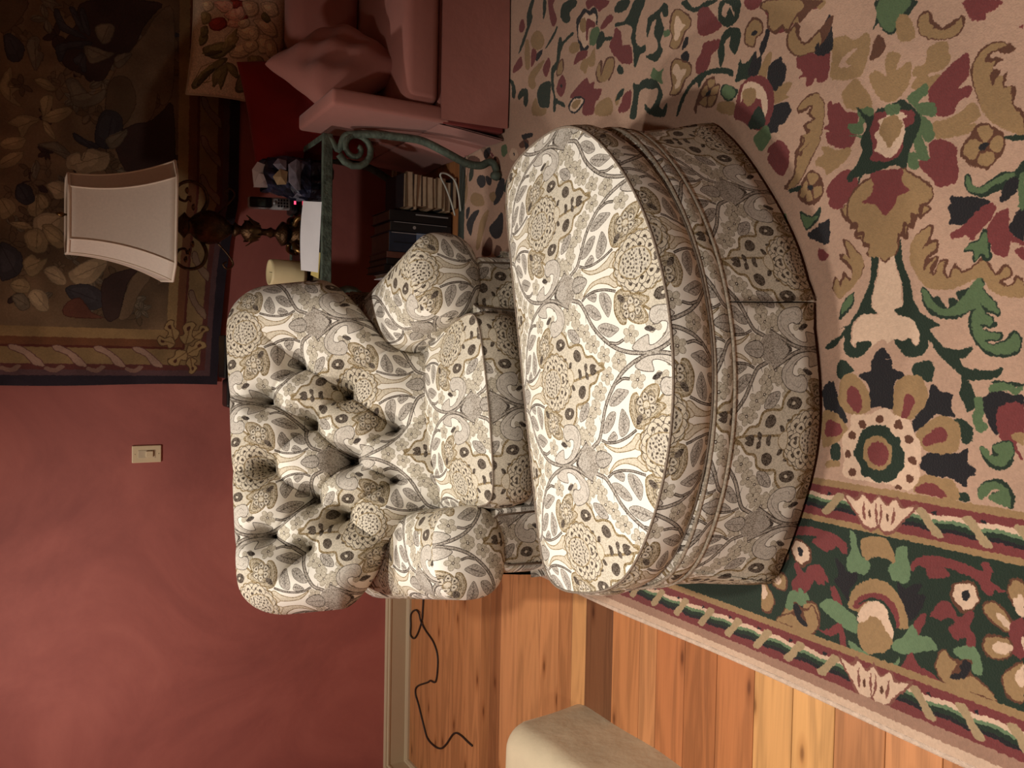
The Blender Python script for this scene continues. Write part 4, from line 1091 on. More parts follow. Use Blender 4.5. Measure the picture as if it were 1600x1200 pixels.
def box(bm, x0, x1, y0, y1, z0, z1, bev=0.0, seg=2, mat=None):
    r = bmesh.ops.create_cube(bm, size=1.0)
    vs = r['verts']
    for v in vs:
        v.co = Vector((x0 + (v.co.x + .5) * (x1 - x0), y0 + (v.co.y + .5) * (y1 - y0), z0 + (v.co.z + .5) * (z1 - z0)))
        if mat is not None: v.co = mat @ v.co
    if bev:
        es = list({e for v in vs for e in v.link_edges})
        bmesh.ops.bevel(bm, geom=es, offset=bev, segments=seg, profile=.5, affect='EDGES')
def boxobj(name, x0, x1, y0, y1, z0, z1, mat, parent=None, bev=0.0, seg=2, smooth=False, xf=None):
    bm = bmesh.new(); box(bm, x0, x1, y0, y1, z0, z1, bev, seg, xf)
    return bmobj(name, bm, mat, parent, smooth)
def grid_faces(nr, nc, closed=False, flip=False):
    f = []
    cc = nc if closed else nc - 1
    for i in range(nr - 1):
        for j in range(cc):
            a, b = i * nc + j, i * nc + (j + 1) % nc
            q = (a, b, b + nc, a + nc)
            f.append(q[::-1] if flip else q)
    return f
def tube(name, pts, rad, mat, parent=None, seg=8, closed=False, caps=True, samples=None):
    P = [Vector(p) for p in pts]
    n = len(P); rr = rad if hasattr(rad, '__len__') else [rad] * n
    v, up = [], None
    for i in range(n):
        a = P[(i - 1) % n] if (closed or i) else P[i]; b = P[(i + 1) % n] if (closed or i < n - 1) else P[i]
        t = (b - a).normalized()
        if up is None:
            up = Vector((0, 0, 1)) if abs(t.z) < .9 else Vector((1, 0, 0))
        s = t.cross(up)
        if s.length < 1e-6: s = t.orthogonal()
        s.normalize(); up = s.cross(t).normalized()
        for k in range(seg):
            an = 2 * math.pi * k / seg
            v.append(P[i] + s * (rr[i] * math.cos(an)) + up * (rr[i] * math.sin(an)))
    f = grid_faces(n, seg, True)
    if closed:
        for k in range(seg): f.append(((n - 1) * seg + k, (n - 1) * seg + (k + 1) % seg, (k + 1) % seg, k))
    elif caps:
        f.append(tuple(range(seg))[::-1]); f.append(tuple((n - 1) * seg + k for k in range(seg)))
    return mesh(name, v, f, mat, parent)
def curve3(pts, k=6):
    p = [Vector(q) for q in pts]
    q = [2 * p[0] - p[1]] + p + [2 * p[-1] - p[-2]]
    out = []
    for i in range(len(p) - 1):
        a, b, c, d = q[i:i + 4]
        for j in range(k):
            t = j / k
            out.append(.5 * ((2 * b) + (c - a) * t + (2 * a - 5 * b + 4 * c - d) * t * t + (-a + 3 * b - 3 * c + d) * t ** 3))
    out.append(p[-1])
    return out
def lathe(name, prof, mat, parent=None, seg=28, c=(0, 0, 0)):
    v = []
    for (r, z) in prof:
        for k in range(seg):
            a = 2 * math.pi * k / seg
            v.append((c[0] + r * math.cos(a), c[1] + r * math.sin(a), c[2] + z))
    f = grid_faces(len(prof), seg, True)
    f.append(tuple(range(seg))[::-1]); f.append(tuple((len(prof) - 1) * seg + k for k in range(seg)))
    return mesh(name, v, f, mat, parent)
def sstep(a, b, x):
    t = np.clip((x - a) / (b - a), 0, 1); return t * t * (3 - 2 * t)
def resample(p, n):
    p = np.vstack([p, p[:1]]); d = np.r_[0, np.cumsum(np.hypot(*np.diff(p, axis=0).T))]
    t = np.linspace(0, d[-1], n, endpoint=False)
    return np.stack([np.interp(t, d, p[:, 0]), np.interp(t, d, p[:, 1])], 1), d[-1]
def gsmooth(p, sig):
    k = int(max(1, 3 * sig)); w = np.exp(-.5 * (np.arange(-k, k + 1) / sig) ** 2); w /= w.sum()
    return sum(wi * np.roll(p, -j, 0) for wi, j in zip(w, range(-k, k + 1)))

def pillow(name, w, h, th, mat, parent=None, n=26, pinch=.10, uvfun=None, noise=.006, seed=0):
    """a knife-edged cushion in the local xz plane, front towards -y"""
    rs = random.Random(seed); ph = [rs.uniform(0, 6) for _ in range(6)]
    v, uv, f = [], [], []
    for side in (1, -1):
        for i in range(n + 1):
            for j in range(n + 1):
                p, q = 2 * j / n - 1, 2 * i / n - 1
                ps, qs = math.sin(p * math.pi / 2), math.sin(q * math.pi / 2)
                x = ps * w / 2 * (1 - pinch * (1 - qs * qs)); z = qs * h / 2 * (1 - pinch * (1 - ps * ps))
                t = (max(0, 1 - ps * ps) ** .5) * (max(0, 1 - qs * qs) ** .5)
                d = th / 2 * t ** .8 + noise * t * (math.sin(9 * ps + ph[0] + 4 * qs) + math.sin(7 * qs + ph[1] - 6 * ps))
                v.append((x, -side * d, z)); uv.append((x, z))
    m = (n + 1) ** 2
    f += grid_faces(n + 1, n + 1); f += [tuple(k + m for k in q) for q in grid_faces(n + 1, n + 1, flip=True)]
    if uvfun: uv = [uvfun(*t) for t in uv]
    o = mesh(name, v, f, mat, parent, uv)
    bm = bmesh.new(); bm.from_mesh(o.data); bmesh.ops.remove_doubles(bm, verts=bm.verts, dist=.0004); bm.to_mesh(o.data); bm.free()
    o.data.polygons.foreach_set('use_smooth', [True] * len(o.data.polygons))
    return o

def dup(o, parent=None):
    c = o.copy(); COL.objects.link(c)
    c.parent = parent
    for ch in o.children: dup(ch, c)
    return c

# ================================================================== the room
WALL_Y, WALL_L, WALL_R, WALL_N = 3.828, -2.03, 3.4, -2.6
def struct(o): o['kind'] = 'structure'; return o
def build_room():
    struct(boxobj('wall_back', WALL_L - .1, WALL_R + .1, WALL_Y, WALL_Y + .1, 0, CEIL, 'wall'))
    struct(boxobj('wall_left', WALL_L - .1, WALL_L, WALL_N, WALL_Y, 0, CEIL, 'wall'))
    struct(boxobj('wall_right', WALL_R, WALL_R + .1, WALL_N, WALL_Y, 0, CEIL, 'wall'))
    struct(boxobj('wall_near', WALL_L - .1, WALL_R + .1, WALL_N - .1, WALL_N, 0, CEIL, 'wall'))
    struct(boxobj('ceiling', WALL_L - .1, WALL_R + .1, WALL_N - .1, WALL_Y + .1, CEIL, CEIL + .1, 'ceiling'))
    fl = struct(boxobj('floor', WALL_L - .1, WALL_R + .1, WALL_N - .1, WALL_Y + .1, -.12, -.02, 'dark'))
    # pine boards run along the back wall; seams where the photograph shows them
    seams = [3.828, 3.70, 3.575, 3.45, 3.34, 3.21, 3.075, 2.995, 2.909, 2.778, 2.616, 2.492, 2.407, 2.323, 2.174, 2.035, 1.955, 1.83, 1.70, 1.562, 1.435, 1.31, 1.175, 1.04, .905, .77, .635, .5, .36, .22, .08, -.07, -.2, -.34, -.48, -.62, -.76, -.9, -1.04, -1.2, -1.35, -1.5, -1.65, -1.8, -1.95, -2.1, -2.25, -2.4, -2.6]
    tones = {13: (112, 72, 46), 14: (176, 116, 72), 7: (150, 98, 62), 9: (190, 132, 86), 8: (196, 136, 90), 12: (192, 140, 90), 16: (172, 108, 66), 17: (158, 98, 58), 18: (174, 110, 66), 19: (200, 148, 92), 20: (204, 152, 94)}
    rs = random.Random(5)
    for i in range(len(seams) - 1):
        y1, y0 = seams[i], seams[i + 1]
        o = boxobj('floor_plank', WALL_L, WALL_R, y0 + .0008, y1 - .0008, -.022, 0.0, 'wood', fl, .0012, 1)
        k = rs.uniform(-14, 14)
        c = tones.get(i, (180 + k, 122 + k * .8, 78 + k * .6))
        o.color = srgb(*c)
    # baseboards: face board, cap moulding, quarter round
    def bb(name, pts_in, horizontal, at, a0, a1, sgn):
        prof = [(0, 0), (.026, 0), (.026, .010), (.020, .020), (.014, .022), (.014, .098), (.017, .101), (.017, .108), (.010, .112), (.010, .118), (.006, .124), (.0, .126)]
        v = []
        for t in (a0, a1):
            for d, z in prof:
                v.append((t, at + sgn * d, z) if horizontal else (at + sgn * d, t, z))
        n = len(prof); f = [(k, k + 1, n + k + 1, n + k) for k in range(n - 1)]
        o = mesh(name, v, f, 'trim', None, smooth=False)
        return struct(o)
    bb('baseboard_back', None, True, WALL_Y, WALL_L, WALL_R, -1)
    bb('baseboard_left', None, False, WALL_L, WALL_N, WALL_Y, 1)
    # downlight trims, the last one for the added fill lamp
    for (lx, ly, *_r) in DOWNLIGHTS_AND_FILL:
        bm = bmesh.new()
        bmesh.ops.create_circle(bm, cap_ends=False, segments=28, radius=.085)
        ed = bm.edges[:]
        r = bmesh.ops.extrude_edge_only(bm, edges=ed)
        for g in r['geom']:
            if isinstance(g, bmesh.types.BMVert): g.co.x *= .74; g.co.y *= .74; g.co.z -= .004
        o = bmobj('downlight_and_fill_ring', bm, 'fixture'); o.location = (lx, ly, CEIL - .004)
        where = {-.30: 'above the ottoman', -1.20: 'above the hearth', -1.15: 'near the back wall', -.15: 'added as fill in front of the ottoman'}[lx]
        tag(o, 'white ring of the recessed ceiling downlight ' + where, 'ceiling light', 'recessed downlights')
build_room()

def build_hearth():
    # plastered hearth block with a soft rounded top edge
    x0, x1, y0, y1, h, r = WALL_L + .03, -1.195, .3, 2.385, .30, .075
    prof = [(x1 + .012, 0.0), (x1 + .004, .10), (x1, h - r)]
    for k in range(1, 9):
        a = k / 8 * math.pi / 2
        prof.append((x1 - r * (1 - math.cos(a)), h - r + r * math.sin(a)))
    prof += [(x1 - .3, h + .004), (x0, h)]
    rs = np.random.default_rng(4)
    ys = np.concatenate([np.linspace(y0, y1 - .09, 30), y1 - .09 + .09 * np.sin(np.linspace(.12, 1, 9) * math.pi / 2)])
    v = []
    for j, y in enumerate(ys):
        s = 0.0
        if y > y1 - .09: s = 1 - math.sqrt(max(0, 1 - ((y - (y1 - .09)) / .09) ** 2))
        for i, (x, z) in enumerate(prof):
            zz = z - (.06 * s if z > h - r else .06 * s * (z / h) ** 3)
            xx = x - (.03 * s if x > x0 + .01 else 0)
            w = .004 * math.sin(7 * y + 3 * z) + .003 * math.sin(17 * y + 9 * z)
            v.append((xx + (w if x > x0 + .01 else 0), y + (.004 * math.sin(9 * z) if j == len(ys) - 1 else 0), max(0, zz)))
    n = len(prof); f = grid_faces(len(ys), n)
    base = len(v); v.append((x0, y1, 0.0)); last = (len(ys) - 1) * n
    f.append(tuple(last + k for k in range(n)) + (base,))
    v.append((x0, y0, 0.0)); f.append(tuple(range(n))[::-1] + (base + 1,))
    o = mesh('plaster_hearth', v, f, 'plaster')
    bm = bmesh.new(); bm.from_mesh(o.data); bmesh.ops.recalc_face_normals(bm, faces=bm.faces); bm.to_mesh(o.data); bm.free()
    tag(o, 'low cream plastered hearth block with a rounded edge on the wood floor', 'hearth')
build_hearth()

def build_switch():
    e = empty('light_switch', (-.441, WALL_Y, 1.205))
    tag(e, 'ivory rocker light switch plate on the terracotta wall', 'light switch')
    boxobj('cover_plate', -.036, .036, -.007, 0, -.057, .057, 'switch', e, .003, 2)
    boxobj('rocker_frame', -.017, .017, -.0085, -.006, -.034, .034, 'ivory', e, .001, 1)
    bm = bmesh.new(); box(bm, -.0125, .0125, -.015, -.008, -.024, .004, .0015, 2)
    bmobj('rocker', bm, 'switch', e)
    for z in (-.046, .046):
        lathe('screw', [(.0025, 0), (.0022, .001), (.0, .0012)], 'trim', e, 10).matrix_local = Matrix.Translation((0, -.007, z)) @ Matrix.Rotation(math.pi / 2, 4, 'X')
build_switch()

# ---------------- rug
def build_rug():
    x0, y0, x1, y1, t = RUG_X0, RUG_Y0, RUG_X0 + RUG_W, RUG_Y0 + RUG_H, .012
    e = empty('area_rug', (0, 0, 0))
    tag(e, 'large hand-tufted floral rug in beige, dark green and burgundy on the floor', 'rug')
    nx, ny = 60, 85
    v, uv = [], []
    for j in range(ny + 1):
        for i in range(nx + 1):
            x, y = x0 + (x1 - x0) * i / nx, y0 + (y1 - y0) * j / ny
            dx = .0045 * math.sin(y * 5) if i == 0 else 0
            v.append((x + dx, y, t + .0012 * math.sin(9 * x + 3 * y))); uv.append((x - x0, y - y0))
    mesh('pile', v, grid_faces(ny + 1, nx + 1), 'rug', e, uv)
    pts = [(x0 + .0045 * math.sin((y0 + (y1 - y0) * j / ny) * 5), y0 + (y1 - y0) * j / ny, .007) for j in range(ny + 1)]
    tube('bound_edge', pts, .0085, 'rug_edge', e, 8)
    boxobj('backing', x0 + .01, x1 - .01, y0 + .01, y1 - .01, .001, .009, 'rug_edge', e)
build_rug()
FL = .013   # top of the rug

# ---------------- bow-front ottoman
def build_ottoman():
    e = empty('bow_front_ottoman', (-.045, 2.02, FL), math.radians(13.2))
    tag(e, 'wide bow-front ottoman in grey and beige paisley fabric with a skirt', 'ottoman')
    N = 200
    def outline(h, side, bow, rr=7.0, back=0.0, off=0.0):
        arc = []
        R = (h * h + bow * bow) / (2 * bow)
        th = math.asin(min(1, h / R))
        for k in range(41):
            t = th - 2 * th * k / 40
            arc.append((R * math.sin(t), -side - bow + R - R * math.cos(t)))
        p = np.array([(-h, back), (h, back)] + arc)
        q, L = resample(p, N)
        q = gsmooth(q, rr * N / 200)
        # start at the middle of the back
        i = int(np.argmin(np.abs(q[:, 0]) + (q[:, 1] < -.1) * 9)); q = np.roll(q, -i, 0)
        if off:
            t = np.roll(q, -1, 0) - np.roll(q, 1, 0); t /= np.hypot(*t.T)[:, None]
            q = q + np.stack([t[:, 1], -t[:, 0]], 1) * (-off)
        return q
    # orientation: make outline counter-clockwise test for the offset sign
    def ring(q, z): return np.column_stack([q, np.full(len(q), z)])
    def sidewall(name, q, levels, mat, uoff=0.0, flip=False, parent=e):
        """levels: (offset outwards, z)"""
        t = np.roll(q, -1, 0) - np.roll(q, 1, 0); t /= np.hypot(*t.T)[:, None]
        nrm = np.stack([t[:, 1], -t[:, 0]], 1)
        if (nrm * (q - q.mean(0))).sum() < 0: nrm = -nrm
        d = np.r_[0, np.cumsum(np.hypot(*np.diff(np.vstack([q, q[:1]]), axis=0).T))]
        v, uv = [], []
        for (o, z) in levels:
            p = q + nrm * o
            p = np.vstack([p, p[:1]])
            for k in range(N + 1):
                v.append((p[k, 0], p[k, 1], z)); uv.append((d[k] + uoff, z * 1.0 + .12))
        return mesh(name, v, grid_faces(len(levels), N + 1, False, flip), mat, parent, uv)
    q = outline(.598, .335, .30, 5.5)
    zt, zb = .437, .328
    # cushion: boxing + crowned top in one skin
    cu = empty('cushion'); cu.parent = e
    bm_levels = [(-.05, zb - .014), (-.012, zb - .010), (.0, zb), (.010, zb + .03), (.013, zb + .06), (.008, zt - .02), (0, zt)]
    sidewall('boxing', q, bm_levels, 'fabric', .11, parent=cu)
    c = np.array([0.02, -.32])
    v, uv = [], []
    ks = [0, .015, .04, .08, .14, .22, .32, .44, .57, .7, .82, .92]
    for s in ks:
        p = c + (q - c) * (1 - s)
        z = zt + .050 * (1 - (1 - s) ** 2.4)
        for k in range(N):
            v.append((p[k, 0], p[k, 1], z + .004 * math.sin(p[k, 0] * 11) * s)); uv.append((p[k, 0] + .075, -p[k, 1] + .02))
    f = grid_faces(len(ks), N, True)
    v.append((c[0], c[1], zt + .0505)); uv.append((c[0] + .075, -c[1] + .02)); m = len(v) - 1; b = (len(ks) - 1) * N
    f += [(b + k, b + (k + 1) % N, m) for k in range(N)]
    mesh('cushion_top', v, f, 'fabric', cu, uv)
    tube('top_piping', [(x, y, zt + .001) for x, y in q], 0.003, 'piping', cu, 6, True)
    tube('bottom_piping', [(x, y, zb - .004) for x, y in c + (q - c) * .995], 0.003, 'piping', cu, 6, True)
    # band under the cushion
    q2 = outline(.600, .365, .265, 5.0)
    sidewall('band', q2, [(-.06, .322), (-.012, .320), (.0, .313), (.007, .295), (.004, .268), (-.002, .258)], 'fabric', .31)
    tube('band_piping', [(x, y, .316) for x, y in q2], .0045, 'pale_piping', e, 6, True)
    tube('skirt_piping', [(x, y, .259) for x, y in c + (q2 - c) * 1.006], .0045, 'pale_piping', e, 6, True)
    # skirt panels, split at the corners and at the middle of the bow
    q3 = outline(.600, .40, .235, 2.6)
    d = np.r_[0, np.cumsum(np.hypot(*np.diff(np.vstack([q3, q3[:1]]), axis=0).T))]; Ltot = d[-1]
    t = np.roll(q3, -1, 0) - np.roll(q3, 1, 0); t /= np.hypot(*t.T)[:, None]
    nrm = np.stack([t[:, 1], -t[:, 0]], 1)
    if (nrm * (q3 - q3.mean(0))).sum() < 0: nrm = -nrm
    def at(u):
        u = u % Ltot; k = int(np.searchsorted(d, u, 'right') - 1) % N; w = (u - d[k]) / (d[k + 1] - d[k])
        return q3[k] * (1 - w) + q3[(k + 1) % N] * w, nrm[k] * (1 - w) + nrm[(k + 1) % N] * w
    pos = d[:-1]
    d2 = np.r_[0, np.cumsum(np.hypot(*np.diff(np.vstack([q2, q2[:1]]), axis=0).T))]
    def at2(p):
        a_, b_ = q2, np.roll(q2, -1, 0); ab = b_ - a_
        t_ = np.clip(((p - a_) * ab).sum(1) / (ab ** 2).sum(1), 0, 1)
        c_ = a_ + ab * t_[:, None]
        return c_[int(np.argmin(((c_ - p) ** 2).sum(1)))]
    def near(x, y): return pos[int(np.argmin(np.hypot(q3[:, 0] - x, q3[:, 1] - y)))]
    cuts = sorted([near(.6, 0), near(-.6, 0), near(.595, -.405), near(-.595, -.405), near(0.04, -.635)])
    rs = random.Random(2)
    for i in range(len(cuts)):
        a, b = cuts[i] + .002, (cuts[(i + 1) % len(cuts)] + (Ltot if i == len(cuts) - 1 else 0)) - .002
        n = 34; v, uv = [], []
        lv = [(.0, .258), (.004, .20), (.009, .13), (.016, .07), (.022, .018)]
        for th_ in (0, -.005):
            for (o, z) in lv:
                for k in range(n + 1):
                    u = a + (b - a) * k / n
                    p, m_ = at(u)
                    lowf = (.258 - z) / .24
                    p = at2(p) * (1 - min(1, lowf * 1.15)) + p * min(1, lowf * 1.15)
                    edge = max(0, 1 - min(k, n - k) / 3.0) * lowf
                    wv = .004 * math.sin(u * 13 + i) * lowf
                    p = p + m_ * (o + th_ + wv + edge * .008)
                    v.append((p[0], p[1], z - .004 * edge)); uv.append((u + .4, z + .55))
        m = (n + 1) * len(lv)
        f = grid_faces(len(lv), n + 1) + [tuple(k + m for k in r) for r in grid_faces(len(lv), n + 1, flip=True)]
        lo = (len(lv) - 1) * (n + 1)
        f += [(lo + k, lo + k + 1, m + lo + k + 1, m + lo + k) for k in range(n)]
        for col in (0, n):
            f += [(r * (n + 1) + col, (r + 1) * (n + 1) + col, m + (r + 1) * (n + 1) + col, m + r * (n + 1) + col) for r in range(len(lv) - 1)]
        mesh('skirt_panel', v, f, 'fabric', e, uv)
    boxobj('frame', -.54, .54, -.40, -.03, .10, .30, 'dark', e, .01)
    for (x, y) in ((-.5, -.07), (.5, -.07), (-.5, -.38), (.5, -.38)):
        l = lathe('leg', [(.014, .012), (.014, .03), (.02, .05), (.026, .10)], 'dark', e, 14, (x, y, 0))
        lathe('caster', [(.012, 0), (.016, .006), (.016, .016), (.012, .022)], 'ivory', l, 14, (x, y, 0))
build_ottoman()

# ---------------- tufted armchair
def build_chair():
    e = empty('tufted_armchair', (-.148, 2.149, FL), math.radians(13.0))
    tag(e, 'wide button-tufted armchair in grey and beige paisley with rolled arms', 'armchair')
    dz = -FL
    # --- back, a deep pillow of cloth pulled in by buttons
    b0, z0, db, dzz = .36, .50 + dz, .28 / .5906, .52 / .5906
    TUFT = [(.152, .533), (-.07, .535), (-.287, .541), (.256, .414), (.061, .397), (-.182, .404), (-.336, .425), (.149, .271), (-.069, .270), (-.244, .308), (.019, .124), (-.146, .138)]
    EDG = [(0, 3), (0, 4), (1, 4), (1, 5), (2, 5), (2, 6), (3, 7), (4, 7), (4, 8), (5, 8), (5, 9), (6, 9), (7, 10), (8, 10), (8, 11), (9, 11)]
    LEAD = [((.152, .533), (.18, .66)), ((-.07, .535), (-.07, .67)), ((-.287, .541), (-.31, .66)), ((.256, .414), (.34, .50)), ((-.336, .425), (-.43, .50)),
            ((.019, .124), (.03, -.02)), ((-.146, .138), (-.15, -.02)), ((.149, .271), (.26, .12)), ((-.244, .308), (-.36, .14))]
    s0, s1 = -.16, .648
    nr, nc = 260, 340
    S, Pp = np.meshgrid(np.linspace(0, 1, nr), np.linspace(-1, 1, nc), indexing='ij')
    s = s0 + (s1 - s0) * (1 - (1 - S) ** 1.35)
    hw0 = .262 + .268 * sstep(.04, .33, s)
    r = .16
    over = np.clip(s - (s1 - r), 0, r - 1e-4)
    hw = hw0 - r * .8 * (1 - np.sqrt(1 - (over / r) ** 2))
    a = hw * np.sign(Pp) * (1 - (1 - np.abs(Pp)) ** 1.25)
    ea = hw - np.abs(a); es = s1 - s
    e1 = np.clip(ea / .15, 0, 1); e2 = np.clip(es / .12, 0, 1)
    rim = np.sqrt(1 - (1 - e1) ** 2) * np.sqrt(1 - (1 - e2) ** 2)
    d = .095 * rim
    ctr = -.05
    d += .085 * sstep(.20, .45, np.abs(a - ctr * .5)) * rim * (1 - .5 * sstep(.40, .62, s))      # side bolsters come forward
    d += .035 * rim * np.exp(-((s - .14) / .16) ** 2)                                            # lumbar swell
    for (ta, ts) in TUFT:
        rr = np.hypot(a - ta, s - ts)
        d -= .042 * np.exp(-(rr / .060) ** 2) + .010 * np.exp(-(rr / .020) ** 2)
    def segd(pa, pb):
        vx, vy = pb[0] - pa[0], pb[1] - pa[1]; L2 = vx * vx + vy * vy
        t = np.clip(((a - pa[0]) * vx + (s - pa[1]) * vy) / L2, 0, 1)
        return np.hypot(a - pa[0] - t * vx, s - pa[1] - t * vy), t
    for i, j in EDG:
        dd, t = segd(TUFT[i], TUFT[j])
        d -= (.032 * np.exp(-(dd / .032) ** 2) + .030 * np.exp(-np.abs(dd) / .0042)) * (.75 + .25 * np.abs(2 * t - 1))
    for pa, pb in LEAD:
        dd, t = segd(pa, pb)
        d -= (.030 * np.exp(-(dd / .028) ** 2) + .026 * np.exp(-np.abs(dd) / .0042)) * (1 - .8 * t)
    back = -(.10 + .03 * sstep(.5, .1, s)) * rim
    def place(a, s, d):
        # d: forwards, square to the reclined plane
        return np.stack([a - .022, b0 + db * s - d * dzz, z0 + dzz * s + d * db], -1)
    front = place(a, s, d).reshape(-1, 3); rear = place(a, s, back).reshape(-1, 3)
    uvf = np.stack([a + .28, s + .02], -1).reshape(-1, 2)
    v = np.vstack([front, rear]); uv = np.vstack([uvf, uvf * (1, 1) + (.2, .3)])
    f = grid_faces(nr, nc) + [tuple(k + nr * nc for k in q) for q in grid_faces(nr, nc, flip=True)]
    o = mesh('backrest', v, f, 'fabric', e, uv)
    from mathutils.kdtree import KDTree
    kd = KDTree(len(front))
    flat = np.stack([a, s], -1).reshape(-1, 2)
    for k, p in enumerate(flat): kd.insert((p[0], p[1], 0), k)
    kd.balance()
    for (ta, ts) in TUFT:
        _, k, _ = kd.find((ta, ts, 0))
        p = front[k]
        b = lathe('button', [(.004, -.002), (.010, .0), (.0125, .003), (.010, .0065), (.004, .008)], 'fabric_plain' if 'fabric_plain' in M else 'piping', o, 12)
        ax = Vector((0, -dzz, db))
        b.matrix_local = Matrix.Translation(Vector(p) + ax * .002) @ Vector((0, 0, 1)).rotation_difference(ax).to_matrix().to_4x4()
    # --- seat cushion
    N = 140
    h, b_f, b_r = .283, -.035, .47
    raw = np.array([(-h, b_r), (-h, b_f), (h, b_f), (h, b_r)])
    q, L = resample(raw, N); q = gsmooth(q, 3.0)
    q[:, 1] -= .02 * (1 - (q[:, 0] / h) ** 2) * (q[:, 1] < .1)
    dq = np.r_[0, np.cumsum(np.hypot(*np.diff(np.vstack([q, q[:1]]), axis=0).T))]
    t = np.roll(q, -1, 0) - np.roll(q, 1, 0); t /= np.hypot(*t.T)[:, None]; nrm = np.stack([t[:, 1], -t[:, 0]], 1)
    if (nrm * (q - q.mean(0))).sum() < 0: nrm = -nrm
    zt, zb = .514 + dz, .385 + dz
    sc = empty('seat_cushion'); sc.parent = e
    v, uv = [], []
    lv = [(-.03, zb - .012), (0, zb), (.009, zb + .035), (.011, zb + .07), (.005, zt - .02), (0, zt)]
    for (oo, z) in lv:
        p = np.vstack([q + nrm * oo, (q + nrm * oo)[:1]])
        for k in range(N + 1): v.append((p[k, 0], p[k, 1], z)); uv.append((dq[k] + .1, z + .2))
    mesh('boxing', v, grid_faces(len(lv), N + 1), 'fabric', sc, uv)
    c = np.array([0, .2]); v, uv = [], []
    ks = [0, .02, .05, .1, .18, .28, .4, .55, .7, .85, .95]
    for sft in ks:
        p = c + (q - c) * (1 - sft); z = zt + .052 * (1 - (1 - sft) ** 2.2)
        for k in range(N): v.append((p[k, 0], p[k, 1], z)); uv.append((p[k, 0] + .21, -p[k, 1] + .35))
    f = grid_faces(len(ks), N, True); v.append((c[0], c[1], zt + .052)); uv.append((c[0] + .21, -c[1] + .35)); m = len(v) - 1; bb = (len(ks) - 1) * N
    f += [(bb + k, bb + (k + 1) % N, m) for k in range(N)]
    mesh('cushion_top', v, f, 'fabric', sc, uv)
    tube('top_piping', [(x, y, zt + .001) for x, y in q], 0.0026, 'piping', sc, 6, True)
    tube('bottom_piping', [(x, y, zb) for x, y in q], 0.0026, 'piping', sc, 6, True)
    # --- rolled arms
    for sg, nm in ((-1, 'l'), (1, 'r')):
        arm = empty('arm'); arm.parent = e
        bs = np.concatenate([np.linspace(0, 1, 10) * .0, []])
        secs = []
        nb = 26
        for i in range(nb):
            b = .0 + (.58) * i / (nb - 1)
            secs.append((b, 1.0))
        cap = [(-.058 * math.sin(t), math.cos(t) ** .8) for t in np.linspace(math.pi / 2 * .9999, 0, 14)[:-1]]
        secs = [(bb_, k) for bb_, k in cap] + secs
        AF = .075
        SEG = 48
        def sect(b, k):
            bb_ = max(b, 0)
            cz = .552 + dz + .03 * bb_; ca = sg * (.408 if sg < 0 else .415 - .16 * bb_)
            ra, rz = .132 + .015 * bb_, .112 + .02 * bb_
            out = []
            for j in range(SEG + 1):
                an = 2 * math.pi * j / SEG - math.pi / 2
                cx, cy = math.cos(an), math.sin(an)
                m_ = (abs(cx) ** 2.5 + abs(cy) ** 2.5) ** (-1 / 2.5)      # a little squarer than an ellipse
                pl = 1 + .02 * math.cos(14 * an) * math.sin(math.pi * k) * (cy < .3)
                out.append((ca + sg * cx * m_ * ra * k * pl, b + AF, cz + cy * m_ * rz * k * pl))
            return out
        v, uv = [], []
        for (b, k) in secs[len(cap):]:
            for j, p_ in enumerate(sect(b, k)):
                v.append(p_); uv.append((.76 * j / SEG + (.1 if sg > 0 else .32), b + .25))
        mesh('arm_roll', v, grid_faces(len(secs) - len(cap), SEG + 1, False, sg < 0), 'fabric', arm, uv)
        v, uv = [], []
        for (b, k) in cap + [(0.0, 1.0)]:
            for p_ in sect(b, k):
                v.append(p_); uv.append((p_[0] + .13 * sg + .3, p_[2] + .28))
        mesh('arm_cap', v, grid_faces(len(cap) + 1, SEG + 1, False, sg < 0), 'fabric', arm, uv)
        # panel below the roll
        prof = [(.285, .06), (.285, .30), (.288, .46), (.34, .52), (.42, .52), (.478, .44), (.486, .30), (.49, .05)]
        v, uv = [], []
        rows = [(.053, .74), (.045, .86), (.053, .95), (.075, 1.0)] + [(.095 + .60 * i / 10, 1.0) for i in range(11)]
        mid = .385
        for (b, k) in rows:
            acc = 0; prev = None
            for (x, z) in prof:
                xx = mid + (x - mid) * k
                if prev: acc += math.hypot(xx - prev[0], z - prev[1])
                prev = (xx, z)
                v.append((sg * xx, b, z + dz)); uv.append((acc + .2, b + .1))
        f = grid_faces(len(rows), len(prof), False, sg > 0)
        mesh('arm_panel', v, f, 'fabric', arm, uv)
        n_ = len(prof); fv = v[:n_]
        mesh('arm_front', fv, [tuple(range(n_)) if sg < 0 else tuple(range(n_))[::-1]], 'fabric', arm, [(p_[0] + .3, p_[2] + .28) for p_ in fv], False)
        tube('front_piping', [(sg * (mid + (x - mid) * .76), AF - .024, z + dz) for x, z in prof[1:7]], .0035, 'piping', arm, 6)
        # gathered pleats fanning at the front of the roll
        for kk in range(4):
            an = math.radians(-125 + 26 * kk)
            ca0 = sg * (.408 if sg < 0 else .415); zc = .552 + dz
            p0 = Vector((ca0 + sg * .045 * math.cos(an), AF - .0555, zc + .04 * math.sin(an)))
            p1 = Vector((ca0 + sg * .115 * math.cos(an), AF - .026, zc + .098 * math.sin(an)))
            tube('pleat', [p0, (p0 + p1) / 2 + Vector((0, -.003, 0)), p1], [.0006, .0022, .0006], 'piping', arm, 5)
    # --- body and skirt
    boxobj('frame', -.47, .47, .10, .72, .07 + dz, .36 + dz, 'dark', e, .02)
